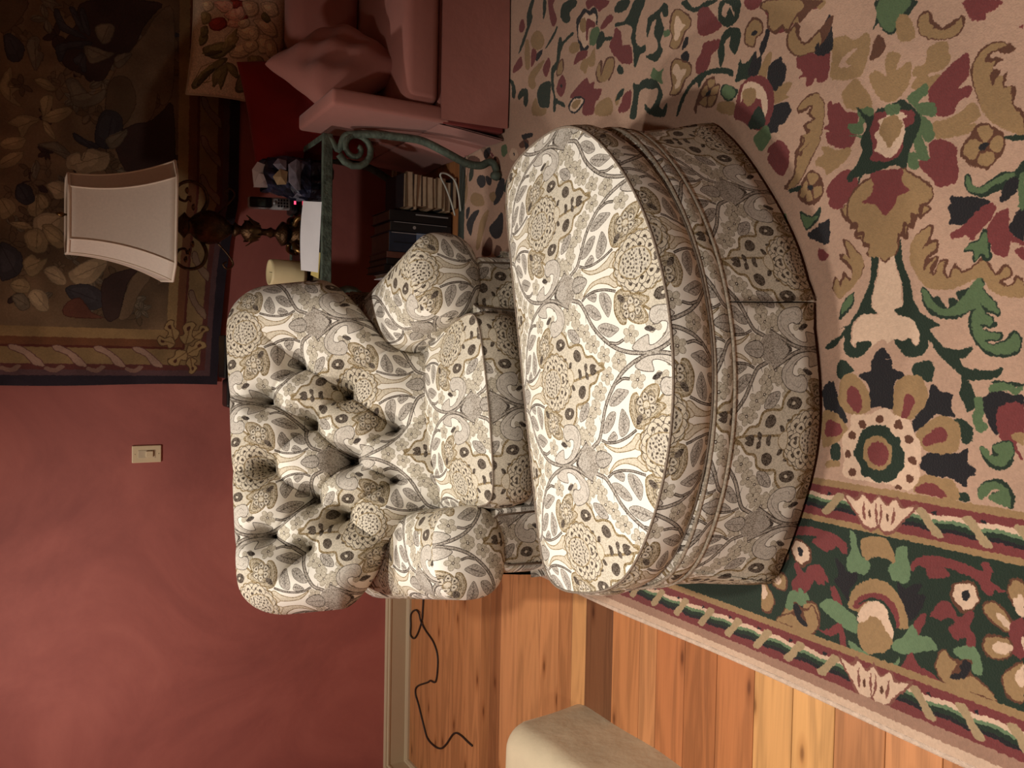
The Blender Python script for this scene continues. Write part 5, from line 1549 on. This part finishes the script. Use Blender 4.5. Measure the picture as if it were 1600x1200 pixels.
    def panel(name, pts, u0):
        p = np.array(pts); n = 20; v, uv = [], []
        L = math.hypot(*(p[1] - p[0])); dirn = (p[1] - p[0]) / L; nr_ = np.array([dirn[1], -dirn[0]])
        lv = [(-.008, .36), (.004, .22), (.010, .12), (.016, .018)]
        for th_ in (0, -.006):
            for (o_, z) in lv:
                for k in range(n + 1):
                    w = p[0] + dirn * L * k / n + nr_ * (o_ + th_ + .003 * math.sin(k * 1.3) * (.33 - z) / .3)
                    v.append((w[0], w[1], z + dz)); uv.append((L * k / n + u0, z + .1))
        m = (n + 1) * len(lv)
        f = grid_faces(len(lv), n + 1) + [tuple(k + m for k in r_) for r_ in grid_faces(len(lv), n + 1, flip=True)]
        lo = (len(lv) - 1) * (n + 1); f += [(lo + k, lo + k + 1, m + lo + k + 1, m + lo + k) for k in range(n)]
        mesh(name, v, f, 'fabric', e, uv)
    panel('skirt_panel', [(-.50, .80), (-.50, .05)], .1); panel('skirt_panel', [(-.50, .05), (.50, .05)], .3)
    panel('skirt_panel', [(.50, .05), (.50, .80)], .5); panel('skirt_panel', [(.50, .81), (-.50, .81)], .7)
    # outside back
    v, uv = [], []
    for (b, z, w) in ((.80, .33, .50), (.82, .45, .50), (.80, .62, .50), (.76, .8, .52)):
        for k in range(13):
            x = -w + 2 * w * k / 12; v.append((x, b - .05 * (abs(x) / w) ** 3, z + dz)); uv.append((x, z))
    mesh('outside_back', v, grid_faces(4, 13), 'fabric', e, uv)
    for sg in (-1, 1):
        v, uv = [], []
        for (z, b1) in ((.33, .80), (.45, .79), (.58, .76), (.68, .70)):
            for k in range(6):
                b = .55 + (b1 - .55) * k / 5; v.append((sg * .495, b, z + dz)); uv.append((b, z))
        mesh('outside_wing', v, grid_faces(4, 6, False, sg < 0), 'fabric', e, uv)
    for (x, y) in ((-.42, .08), (.42, .08), (-.42, .70), (.42, .70)):
        lathe('foot', [(.018, 0), (.026, .05), (.03, .09)], 'dark', e, 14, (x, y, 0))
build_chair()

# ---------------- tapestry on the back wall
def build_tapestry():
    e = empty('wall_tapestry', (0, WALL_Y - .012, 0))
    tag(e, 'large brown woven verdure tapestry with a ribbon border hanging on the wall', 'tapestry')
    def zbot(x):
        return float(np.interp(x, [-.15, .05, .32, .48, .64, 1.1, 2.3], [.925, .915, .892, .872, .842, .838, .835]))
    nx, nz = 70, 50; v, uv = [], []
    for i in range(nz + 1):
        for j in range(nx + 1):
            x = TAP_X0 + (TAP_X1 - TAP_X0) * j / nx
            zb = zbot(x); s = i / nz
            z = zb + (TAP_Z1 - zb) * s
            k = np.clip((1.45 - z) / .6, 0, 1)
            zt = z - (zb - .89) * k      # texture follows the sagging hem
            xe = x + (.004 * math.sin(z * 7) if j == 0 else 0)
            v.append((xe, -.004 - .003 * math.sin(x * 5 + z) - .003 * math.sin(z * 4), z)); uv.append((x - TAP_X0, zt - TAP_Z0))
    mesh('woven_cloth', v, grid_faces(nz + 1, nx + 1), 'tapestry', e, uv)
    r = tube('hanging_rod', [(TAP_X0 - .1, -.02, TAP_Z1 + .0), (TAP_X1 + .1, -.02, TAP_Z1 + .0)], .014, 'dark', e, 10)
build_tapestry()

# ---------------- sofa
def build_sofa():
    X, Y = .872, 2.919; W = 2.1
    e = empty('rose_sofa', (X, Y, FL))
    tag(e, 'dusty rose upholstered sofa with thin straight arms against the back wall', 'sofa')
    dz = -FL
    D = .83
    # arms with softly sloped tops
    for x0 in (0, W - .062):
        v = []
        bm = bmesh.new(); box(bm, x0, x0 + .062, 0, .43, .24, .70, .014, 3)
        o = bmobj('arm', bm, 'sofa', e, True)
    boxobj('side_rail', 0, .06, .43, D, .10, .36, 'sofa', e, .01, 2)
    boxobj('back_frame', .42, W - .06, D - .20, D, .10, .655, 'sofa', e, .03, 3, True)
    boxobj('base_rail', .02, W - .02, .02, D - .02, .10, .285, 'sofa', e, .01, 2)
    n = 2; cw = (W - .128) / n
    for k in range(n):
        x0 = .064 + k * cw
        bm = bmesh.new(); box(bm, x0 + .002, x0 + cw - .002, .0, D - .26, .285, .425, .035, 4)
        for v in bm.verts:
            if v.co.z > .38: v.co.z += .02 * (1 - ((v.co.x - x0 - cw / 2) / (cw / 2)) ** 2)
        bmobj('seat_cushion', bm, 'sofa', e, True)
        bm = bmesh.new(); box(bm, x0 + (.31 if k == 0 else .002), x0 + cw - .002, D - .36, D - .19, .43, .70, .06, 4)
        for v in bm.verts:
            v.co.y += (v.co.z - .43) * .25
        bmobj('back_cushion', bm, 'sofa', e, True)
    # skirt panels
    def sk(name, p, q, mat='sofa'):
        p, q = Vector(p), Vector(q); d = (q - p); L = d.length; d.normalize(); nr = Vector((d.y, -d.x, 0)); m = 16; v = []
        lv = [(.0, .282), (.005, .19), (.012, .10), (.02, .006)]
        for th in (0, -.006):
            for (o_, z) in lv:
                for k in range(m + 1):
                    w = p + d * (L * k / m) + nr * (o_ + th + .004 * math.sin(k * .9) * (.285 - z) / .28); v.append((w.x, w.y, z))
        s = (m + 1) * len(lv)
        f = grid_faces(len(lv), m + 1) + [tuple(k + s for k in r) for r in grid_faces(len(lv), m + 1, flip=True)]
        mesh(name, v, f, mat, e)
    sk('skirt_panel', (.012, -.004, 0), (W, -.004, 0)); sk('skirt_panel', (-.004, D, 0), (-.004, .012, 0)); sk('skirt_panel', (W + .004, 0, 0), (W + .004, D, 0))
    boxobj('corner_pleat', .0, .05, .004, .05, .01, .27, 'sofa_dark', e, .004)
build_sofa()

def place(o, loc, rot):
    o.matrix_world = Matrix.Translation(loc) @ Euler(rot, 'XYZ').to_matrix().to_4x4()
    return o
def build_cushions():
    # floral needlepoint pillow propped on the sofa back
    u = empty('floral_pillow', (0, 0, 0))
    tag(u, 'needlepoint floral pillow propped on the sofa back against the tapestry', 'pillow')
    cx, cz = 1.285, .875
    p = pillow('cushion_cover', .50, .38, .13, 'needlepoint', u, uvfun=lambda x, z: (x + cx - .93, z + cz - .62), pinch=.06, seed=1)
    u.matrix_world = Matrix.Translation((cx, 3.67, cz)) @ Euler((math.radians(-9), math.radians(3), 0)).to_matrix().to_4x4()
    n = 40; pts = []
    for k in range(4 * n):
        s, t = divmod(k, n); t = 2 * t / n - 1
        a, b = [(t, -1), (1, t), (-t, 1), (-1, -t)][s]
        ps, qs = math.sin(a * math.pi / 2), math.sin(b * math.pi / 2)
        pts.append((ps * .25 * (1 - .06 * (1 - qs * qs)), 0, qs * .19 * (1 - .06 * (1 - ps * ps))))
    tube('cord_edge', pts, .006, 'cream_edge', u, 6, True)
    o = pillow('rose_pillow', .40, .40, .22, 'sofa', seed=4, noise=.010)
    tag(o, 'dusty rose throw pillow leaning in the corner against the sofa arm', 'pillow')
    place(o, (1.10, 3.20, .60), (math.radians(-24), math.radians(-24), math.radians(52)))
    o = pillow('red_pillow', .42, .50, .17, 'red', seed=6, pinch=.03)
    tag(o, 'dark red cushion tucked behind the sofa arm below the floral pillow', 'pillow')
    place(o, (1.0, 3.50, .63), (math.radians(-8), math.radians(-10), math.radians(4)))
build_cushions()

# ---------------- iron and glass side table
def build_table():
    x0, x1, y0, y1, zt = .13, .838, 3.185, 3.645, .658
    e = empty('iron_side_table', ((x0 + x1) / 2, (y0 + y1) / 2, 0))
    tag(e, 'verdigris iron side table with scrolled legs and a glass top', 'side table')
    ox, oy = (x0 + x1) / 2, (y0 + y1) / 2
    hx, hy = (x1 - x0) / 2, (y1 - y0) / 2
    for (a0, a1, b0, b1) in ((-hx, hx, -hy, -hy + .022), (-hx, hx, hy - .022, hy), (-hx, -hx + .022, -hy + .022, hy - .022), (hx - .022, hx, -hy + .022, hy - .022)):
        boxobj('frame_bar', a0, a1, b0, b1, zt - .035, zt + .004, 'verdigris', e, .003, 2)
    boxobj('glass_top', -hx + .023, hx - .023, -hy + .023, hy - .023, zt - .008, zt, 'glass', e)
    # scroll leg, front right, in metres from the corner (dx outwards to the right, dy towards the room, z)
    leg = [(0.0, .0, .635), (-.045, -.01, .60), (.005, -.03, .585), (.035, -.05, .555), (.045, -.08, .49), (.035, -.11, .40), (.01, -.14, .31), (-.035, -.17, .22), (-.07, -.19, .14), (-.075, -.205, .085), (-.06, -.215, .055), (-.065, -.225, .036), (-.095, -.235, .030), (-.115, -.24, .042)]
    sp = []
    for k in range(22):
        t = k / 21; an = math.radians(115 + 560 * t); r = .062 * (1 - t) ** .8 + .012
        sp.append((-.040 + r * math.cos(an), -.05, .545 + r * math.sin(an)))
    first = None
    for sx in (1, -1):
        for sy in (1, -1):
            # front legs (sy=1) reach towards the room
            fwd = sy > 0 and sx > 0
            P = curve3([(sx * (hx - .012 + dx * (.35 if dx > 0 else 1)), -sy * (hy - .012) + (dy if fwd else 0), z) for dx, dy, z in leg], 5)
            nP = len(P)
            rad = [.013 + .003 * math.sin(math.pi * i / nP) for i in range(nP)]
            l = tube('leg', P, rad, 'verdigris', e, 10)
            Q = [(sx * (hx - .012 + a), -sy * (hy - .012) + (b if fwd else 0), z) for a, b, z in sp]
            tube('scroll', Q, [.014 - .004 * i / len(Q) for i in range(len(Q))], 'verdigris', l, 9)
            tz = .05
            lathe('foot', [(.014, -.026), (.02, -.012), (.018, .0), (.011, .012)], 'verdigris', l, 12, (P[-1][0], P[-1][1], .041))
    return zt + .001
TT = build_table()

# ---------------- table lamp
def build_lamp():
    X, Y = .475, 3.44
    e = empty('table_lamp', (X, Y, TT), math.radians(-4))
    tag(e, 'ornate bronze urn table lamp with a pale cut-corner bell shade', 'lamp')
    lathe('base', [(.085, 0), (.088, .008), (.075, .018), (.05, .03), (.035, .05), (.03, .06)], 'bronze', e, 24)
    for k in range(4):
        a = math.pi / 4 + k * math.pi / 2
        P = curve3([(.05 * math.cos(a), .05 * math.sin(a), .05), (.085 * math.cos(a), .085 * math.sin(a), .045), (.098 * math.cos(a), .098 * math.sin(a), .018), (.088 * math.cos(a), .088 * math.sin(a), .008)], 5)
        tube('claw_foot', P, [.011] * (len(P) - 4) + [.013, .014, .013, .009], 'gilt', e, 8)
    st = lathe('stem', [(.02, .055), (.045, .075), (.05, .09), (.03, .105), (.014, .115), (.016, .125), (.022, .135), (.014, .15), (.013, .17), (.03, .185), (.044, .21), (.038, .235), (.016, .25), (.02, .262), (.03, .275), (.016, .285)], 'bronze', e, 24)
    for k in range(8):
        a = k * math.pi / 4
        v, f = [], []
        for t in range(5):
            s = t / 4; r0 = .03 + .028 * s; z = .18 + .055 * s; w = .014 * math.sin(math.pi * (s * .8 + .12))
            for q in (-1, 0, 1):
                an = a + q * w / r0; v.append(((r0 + .004 * (1 - abs(q))) * math.cos(an), (r0 + .004 * (1 - abs(q))) * math.sin(an), z + .004 * math.sin(s * 5)))
        mesh('acanthus_leaf', v, grid_faces(5, 3), 'gilt', st)
    lathe('urn', [(.016, .285), (.03, .30), (.058, .335), (.066, .37), (.062, .40), (.045, .425), (.03, .44), (.034, .45), (.05, .462), (.03, .48), (.014, .50), (.012, .56)], 'bronze', e, 26)
    for sg in (-1, 1):
        P = curve3([(sg * .055, 0, .34), (sg * .10, -.01, .30), (sg * .135, -.01, .28), (sg * .155, -.01, .30), (sg * .14, -.01, .318), (sg * .128, -.01, .305)], 6)
        tube('lower_scroll', P, .0036, 'bronze', e, 7)
        P = curve3([(sg * .05, 0, .40), (sg * .10, -.005, .38), (sg * .15, -.01, .40), (sg * .165, -.01, .45), (sg * .14, -.01, .49), (sg * .10, -.01, .485), (sg * .09, -.01, .46), (sg * .11, -.01, .45)], 6)
        tube('scroll_handle', P, [.008 - .004 * i / 42 for i in range(43)], 'bronze', e, 8)
        for k in range(3):
            c = (sg * (.07 + .03 * k), -.012, .43 + .012 * k)
            lathe('rosette', [(.004, -.004), (.014, .0), (.010, .006), (.003, .010)], 'gilt', e, 10, c)
    lathe('finial', [(.004, .865), (.010, .872), (.007, .884), (.002, .893)], 'gilt', e, 12)
    tube('harp', [(0, 0, .54), (0, 0, .868)], .004, 'gilt', e, 8)
    # shade: cut-corner square, flaring to the hem
    zb, ztp = .521, .858
    sh = empty('lamp_shade'); sh.parent = e
    def sec(t):   # t 0 bottom .. 1 top
        w = .215 - (.215 - .136) * (1 - (1 - t) ** 2.1)
        cut = .062 - .016 * t
        m = w - cut
        return [(m, -w), (w, -m), (w, m), (m, w), (-m, w), (-w, m), (-w, -m), (-m, -w)]
    rows = 15
    names = ['corner_panel', 'side_panel'] * 4
    for side in range(8):
        v = []
        for i in range(rows):
            t = i / (rows - 1); s = sec(t); a, b = s[side], s[(side + 1) % 8]
            for q in range(2):
                p = a if q == 0 else b; v.append((p[0], p[1], zb + (ztp - zb) * t))
            for q in range(2):
                p = a if q == 0 else b; v.append((p[0] * .985, p[1] * .985, zb + (ztp - zb) * t))
        f = []
        for i in range(rows - 1):
            k = i * 4; f.append((k, k + 1, k + 5, k + 4)); f.append((k + 2, k + 6, k + 7, k + 3))
        f.append((0, 2, 3, 1)); k = (rows - 1) * 4; f.append((k, k + 1, k + 3, k + 2))
        o = mesh(names[side], v, f, 'shade', sh, smooth=True)
    for t, nm in ((0, 'hem_braid'), (1, 'top_braid')):
        s = sec(t); pts = []
        for k in range(8):
            a, b = s[k], s[(k + 1) % 8]
            for q in range(6): pts.append((a[0] + (b[0] - a[0]) * q / 6, a[1] + (b[1] - a[1]) * q / 6, zb + (ztp - zb) * t))
        tube(nm, pts, .0055, 'shade_trim', sh, 6, True)
    for k in range(8):
        pts = []
        for i in range(rows):
            t = i / (rows - 1); s = sec(t)[k]; pts.append((s[0] * 1.004, s[1] * 1.004, zb + (ztp - zb) * t))
        tube('seam_braid', pts, .0032, 'shade_trim', sh, 5)
build_lamp()

# ---------------- things on the table
def build_table_things():
    e = empty('cordless_phone', (.618, 3.565, TT), math.radians(4))
    tag(e, 'grey cordless phone standing in its charging cradle on the glass table', 'phone')
    boxobj('cradle', -.04, .04, -.045, .045, 0, .028, 'graphite', e, .008, 2)
    xf = Matrix.Translation((0, .0, .016)) @ Matrix.Rotation(math.radians(-14), 4, 'X')
    h = boxobj('handset', -.025, .025, -.012, .014, 0, .178, 'silver', e, .010, 3, True, xf)
    boxobj('face_plate', -.021, .021, -.0145, -.011, .082, .170, 'graphite', h, .006, 2, False, xf)
    boxobj('screen', -.015, .015, -.0155, -.014, .106, .140, 'screen', h, .001, 1, False, xf)
    for r in range(4):
        for c in range(3):
            boxobj('key', -.017 + .0125 * c, -.008 + .0125 * c, -.0142, -.012, .016 + .0115 * r, .0235 + .0115 * r, 'graphite', h, .001, 1, False, xf)
    boxobj('charge_light', -.009, .009, -.0462, -.044, .012, .020, 'led', e)
    lathe('navigation_key', [(.0, -.001), (.007, 0), (.006, .003), (.0, .0036)], 'silver', h, 12).matrix_local = xf @ Matrix.Translation((0, -.0135, .070)) @ Matrix.Rotation(math.pi / 2, 4, 'X')
    # candle on a dark dish
    c = empty('pillar_candle', (.315, 3.42, TT)); tag(c, 'thick cream pillar candle on a dark dish beside the lamp', 'candle')
    lathe('dish', [(.05, 0), (.066, .006), (.068, .014), (.06, .016), (.05, .010)], 'bronze', c, 24)
    n = 26; v = []
    prof = [(.052, .010), (.054, .02), (.054, .135), (.050, .145), (.044, .142), (.03, .132), (.004, .130)]
    lathe('wax', prof, 'candle', c, 26)
    tube('wick', [(0, 0, .128), (.001, 0, .143)], .0012, 'black', c, 6)
    # sheet of paper and a yellow slip
    p = empty('letter', (.45, 3.268, TT), math.radians(-8)); tag(p, 'white folded letter lying at the front of the glass table', 'paper')
    v = []; nx, ny = 10, 8
    for j in range(ny + 1):
        for i in range(nx + 1):
            x, y = -.135 + .27 * i / nx, -.058 + .116 * j / ny
            v.append((x, y, .004 + .010 * math.sin(i / nx * 2.6) * (j / ny) + .034 * (j / ny) ** 2))
    o = mesh('sheet', v, grid_faces(ny + 1, nx + 1), 'paper', p)
    s = boxobj('yellow_slip', -.05, .05, -.05, .05, 0, .0025, 'yellow'); place(s, (.345, 3.268, TT + .001), (0, 0, math.radians(-12)))
    tag(s, 'pale yellow paper slip under the edge of the white letter', 'paper')
    # crumpled patterned bag with tissue
    b = empty('gift_bag', (.695, 3.40, TT), math.radians(6)); tag(b, 'crumpled dark blue patterned bag stuffed with white tissue on the table', 'bag')
    rs = random.Random(3); n, rows = 40, 16; v = []
    for i in range(rows):
        t = i / (rows - 1)
        for k in range(n):
            a = 2 * math.pi * k / n; cx, cy = math.cos(a), math.sin(a)
            m_ = (abs(cx) ** 4 + abs(cy) ** 4) ** -.25
            w = (.080 - .018 * t ** 2) * m_ * (1 + .06 * math.sin(5 * a + 6 * t) + .05 * math.sin(9 * a - 11 * t) + rs.uniform(-.03, .03))
            v.append((cx * w, cy * w * .62, t * .175 + .010 * t * math.sin(3 * a)))
    f = grid_faces(rows, n, True); f.append(tuple(range(n))[::-1])
    mesh('bag_body', v, f, 'bag_print', b, smooth=False)
    def sheet(name, pts, mat):
        v = [Vector(p) for p in pts]; c = sum(v, Vector()) / len(v); nr = (v[1] - v[0]).cross(v[2] - v[0]).normalized() * .0012
        vv = [p + nr for p in v] + [c + nr * 8] + [p - nr for p in v]; m_ = len(v); f = []
        for k in range(m_): f.append((k, (k + 1) % m_, m_))
        f.append(tuple(m_ + 1 + k for k in range(m_))[::-1])
        for k in range(m_): f.append((k, m_ + 1 + k, m_ + 1 + (k + 1) % m_, (k + 1) % m_))
        return mesh(name, vv, f, mat, b, smooth=False)
    sheet('tissue', [(-.045, -.01, .15), (.03, -.02, .155), (.045, -.01, .20), (.01, -.012, .222), (-.05, -.005, .215)], 'paper')
    sheet('tissue', [(-.05, .0, .15), (-.01, -.03, .16), (-.005, -.028, .20), (-.055, .0, .215)], 'paper')
    h = sheet('clear_handle', [(-.062, -.056, .045), (.052, -.056, .045), (.060, -.058, .060), (.035, -.06, .092), (-.035, -.06, .092), (-.068, -.058, .06)], 'bag_grey')
    boxobj('handle_slot', -.032, .028, -.0615, -.0585, .054, .061, 'graphite', h)
    sheet('tan_leaf', [(-.045, -.0535, .10), (.005, -.058, .095), (.012, -.057, .125), (-.02, -.052, .152), (-.05, -.05, .135)], 'bag_tan')
    sheet('grey_leaf', [(.012, -.057, .10), (.05, -.052, .098), (.056, -.048, .13), (.03, -.05, .15), (.01, -.055, .13)], 'bag_grey')
    k = lathe('brass_knob', [(.008, 0), (.012, .006), (.006, .014), (.009, .02), (.003, .026)], 'gilt', None, 14); k.location = (.548, 3.39, TT)
    tag(k, 'small brass knob standing between the phone and the letter', 'ornament')
M['bag_print'] = bag_print()
M['bag_blue'] = plain('bag_blue', (46, 48, 70), .4, var=.6, scale=40)
M['bag_grey'] = plain('bag_grey', (136, 130, 142), .4, var=.3, scale=40)
M['bag_tan'] = plain('bag_tan', (166, 140, 104), .6, var=.2, scale=40)
M['bag_brown'] = plain('bag_brown', (106, 82, 76), .6, var=.3, scale=40)
build_table_things()

# ---------------- under the table
def book_mat(n, c, r=.5): M[n] = plain(n, c, r, var=.15, scale=30)
for n_, c_ in (('book_black', (26, 25, 28)), ('book_charcoal', (36, 38, 42)), ('book_navy', (44, 54, 72)), ('book_lit_blue', (126, 152, 190)), ('book_rust', (112, 72, 60)), ('book_white', (206, 204, 206)), ('pages', (206, 190, 162)), ('mag_a', (120, 98, 76)), ('mag_b', (168, 150, 124))): book_mat(n_, c_)
def text_mesh(name, s, size, mat, parent, mtx):
    cu = bpy.data.curves.new(name, 'FONT'); cu.body = s; cu.size = size; cu.extrude = .0004; cu.align_x = 'CENTER'; cu.align_y = 'CENTER'
    t = bpy.data.objects.new(name, cu); COL.objects.link(t)
    dg = bpy.context.evaluated_depsgraph_get(); me = bpy.data.meshes.new_from_object(t.evaluated_get(dg))
    bpy.data.objects.remove(t)
    me.materials.clear(); me.materials.append(M[mat])
    o = bpy.data.objects.new(name, me); link(o, parent); o.matrix_local = mtx
    return o
def build_books():
    y = 3.40
    specs = [  # width, height, depth, cover, label
        (.046, .29, .22, 'book_black', 'black book with a silver line on its spine, beside the stacked magazines'),
        (.042, .285, .21, 'book_charcoal', 'charcoal book with faint lettering standing next to the blue book'),
        (.085, .29, .23, 'book_navy', 'thick navy book with lamplight painted pale blue on its lower spine standing under the table'),
        (.026, .30, .22, 'book_rust', 'thin rust-brown book standing between the navy and black books'),
        (.026, .30, .22, 'book_black', 'thin black book standing left of the rust-brown one'),
        (.030, .31, .22, 'book_black', 'black book with AFRICA on its spine standing under the table'),
        (.020, .28, .2, 'book_white', 'slim white book at the end of the upright row'),
    ]
    x = .615
    for i, (w, h, d, mt, lab) in enumerate(specs):
        e = empty('book', (x - w / 2, y, FL)); tag(e, lab, 'book', 'books standing under the side table')
        x -= w + .002
        bm = bmesh.new()
        box(bm, -w / 2, w / 2, 0, .004, 0, h, .0012, 1); box(bm, -w / 2, -w / 2 + .003, .004, d, 0, h); box(bm, w / 2 - .003, w / 2, .004, d, 0, h)
        bmobj('cover', bm, mt, e)
        boxobj('page_block', -w / 2 + .003, w / 2 - .003, .004, d - .004, .003, h - .006, 'mag_a', e)
        spine = lambda z, s=1: Matrix.Translation((0, -.0006, z)) @ Matrix.Rotation(math.pi / 2, 4, 'X') @ Matrix.Rotation(-math.pi / 2, 4, 'Z')
        if i == 0: boxobj('silver_line', .008, .013, -.0012, .0004, .015, .17, 'silver', e)
        if i == 1:
            boxobj('spine_rule', .017, .019, -.001, .0004, .02, .27, 'silver', e)
            lathe('spine_emblem', [(.006, 0), (.0075, .0006), (.0075, .001), (.006, .001)], 'silver', e, 16).matrix_local = Matrix.Translation((0, 0, .175)) @ Matrix.Rotation(math.pi / 2, 4, 'X')
        if i == 2:
            boxobj('lit_spine_band', -w / 2, w / 2, -.0012, .0004, .004, .165, 'book_lit_blue', e)  # light reaching under the table edge, painted as a paler band
            boxobj('spine_rule', -.004, -.001, -.0018, .0004, .004, .27, 'book_black', e)
            boxobj('spine_edge', w / 2 - .006, w / 2 - .003, -.0018, .0004, .01, .28, 'silver', e)
        if i == 5: text_mesh('spine_lettering', 'AFRICA', .024, 'silver', e, spine(.245))
    # stack of magazines
    z = FL; rs = random.Random(8)
    hs = [.02, .03, .018, .026, .016, .03, .022, .024, .018, .028, .012]
    names = ['bottom', 'second', 'third', 'fourth', 'fifth', 'sixth', 'seventh', 'eighth', 'ninth', 'tenth', 'top']
    for i, h in enumerate(hs):
        w = .14 + rs.uniform(-.012, .012)
        e = empty('magazine', (.695 + rs.uniform(-.008, .008), 3.46 + rs.uniform(-.01, .01), z), rs.uniform(-.06, .06))
        tag(e, ('pale-edged magazine, %s from the floor in the stack beside the upright books' % names[i]) if names[i] not in ('top', 'bottom') else 'pale-edged magazine at the %s of the stack beside the upright books' % names[i], 'magazine', 'stack of magazines under the table')
        boxobj('page_block', -w / 2 + .002, w / 2 - .002, -.10, .10, .0025, h - .0025, 'pages', e)
        boxobj('cover', -w / 2, w / 2, -.102, .102, h - .0024, h - .0004, 'mag_a' if i % 2 else 'book_charcoal', e)
        boxobj('back_cover', -w / 2, w / 2, -.102, .102, .0, .0024, 'mag_a', e)
        z += h
    # pale loop of cord hanging in front
    pts = curve3([(.60, 3.30, .03 + FL), (.655, 3.28, .06 + FL), (.705, 3.25, .10 + FL), (.745, 3.22, .14 + FL), (.755, 3.22, .115 + FL), (.735, 3.23, .07 + FL), (.69, 3.26, .035 + FL), (.62, 3.29, .008 + FL)], 7)
    tag(tube('pale_cord', pts, .004, 'white_cord', None, 8), 'pale looped cord on the rug in front of the stacked magazines', 'cord')
build_books()

# ---------------- black stand behind the chair
def build_stand():
    e = empty('black_stand', (0, 3.60, 0)); tag(e, 'black lacquered stand mostly hidden behind the armchair back', 'stand')
    boxobj('tall_box', -.115, .062, -.05, .07, .03, .948, 'black', e, .006, 2)
    boxobj('short_box', -.235, -.118, -.045, .06, .03, .935, 'black', e, .012, 3)
    boxobj('plinth', -.25, .08, -.09, .10, 0, .03, 'black', e, .004)
build_stand()

# ---------------- dark cord on the boards
def build_cord():
    pts = [(-1.02, 3.66)] + [(-1.152, 3.653), (-1.219, 3.658), (-1.269, 3.665), (-1.339, 3.705), (-1.384, 3.752), (-1.381, 3.813), (-1.335, 3.843), (-1.278, 3.817), (-1.243, 3.745), (-1.242, 3.690), (-1.274, 3.665), (-1.306, 3.624), (-1.335, 3.533), (-1.385, 3.485), (-1.460, 3.484), (-1.513, 3.504), (-1.526, 3.559), (-1.546, 3.592), (-1.605, 3.707), (-1.646, 3.729), (-1.686, 3.692), (-1.760, 3.630), (-1.808, 3.582), (-1.813, 3.503), (-1.796, 3.434), (-1.752, 3.377), (-1.687, 3.318), (-1.662, 3.279), (-1.654, 3.230), (-1.656, 3.167), (-1.656, 3.126)]
    P = curve3([(x, min(y, WALL_Y - .032), .0045 + (.006 if i in (10, 11) else 0)) for i, (x, y) in enumerate(pts)], 5)
    tag(tube('lamp_cord', P, .0042, 'cord', None, 7), 'thin dark electric cord looping over the pine floor by the baseboard', 'cord')
build_cord()
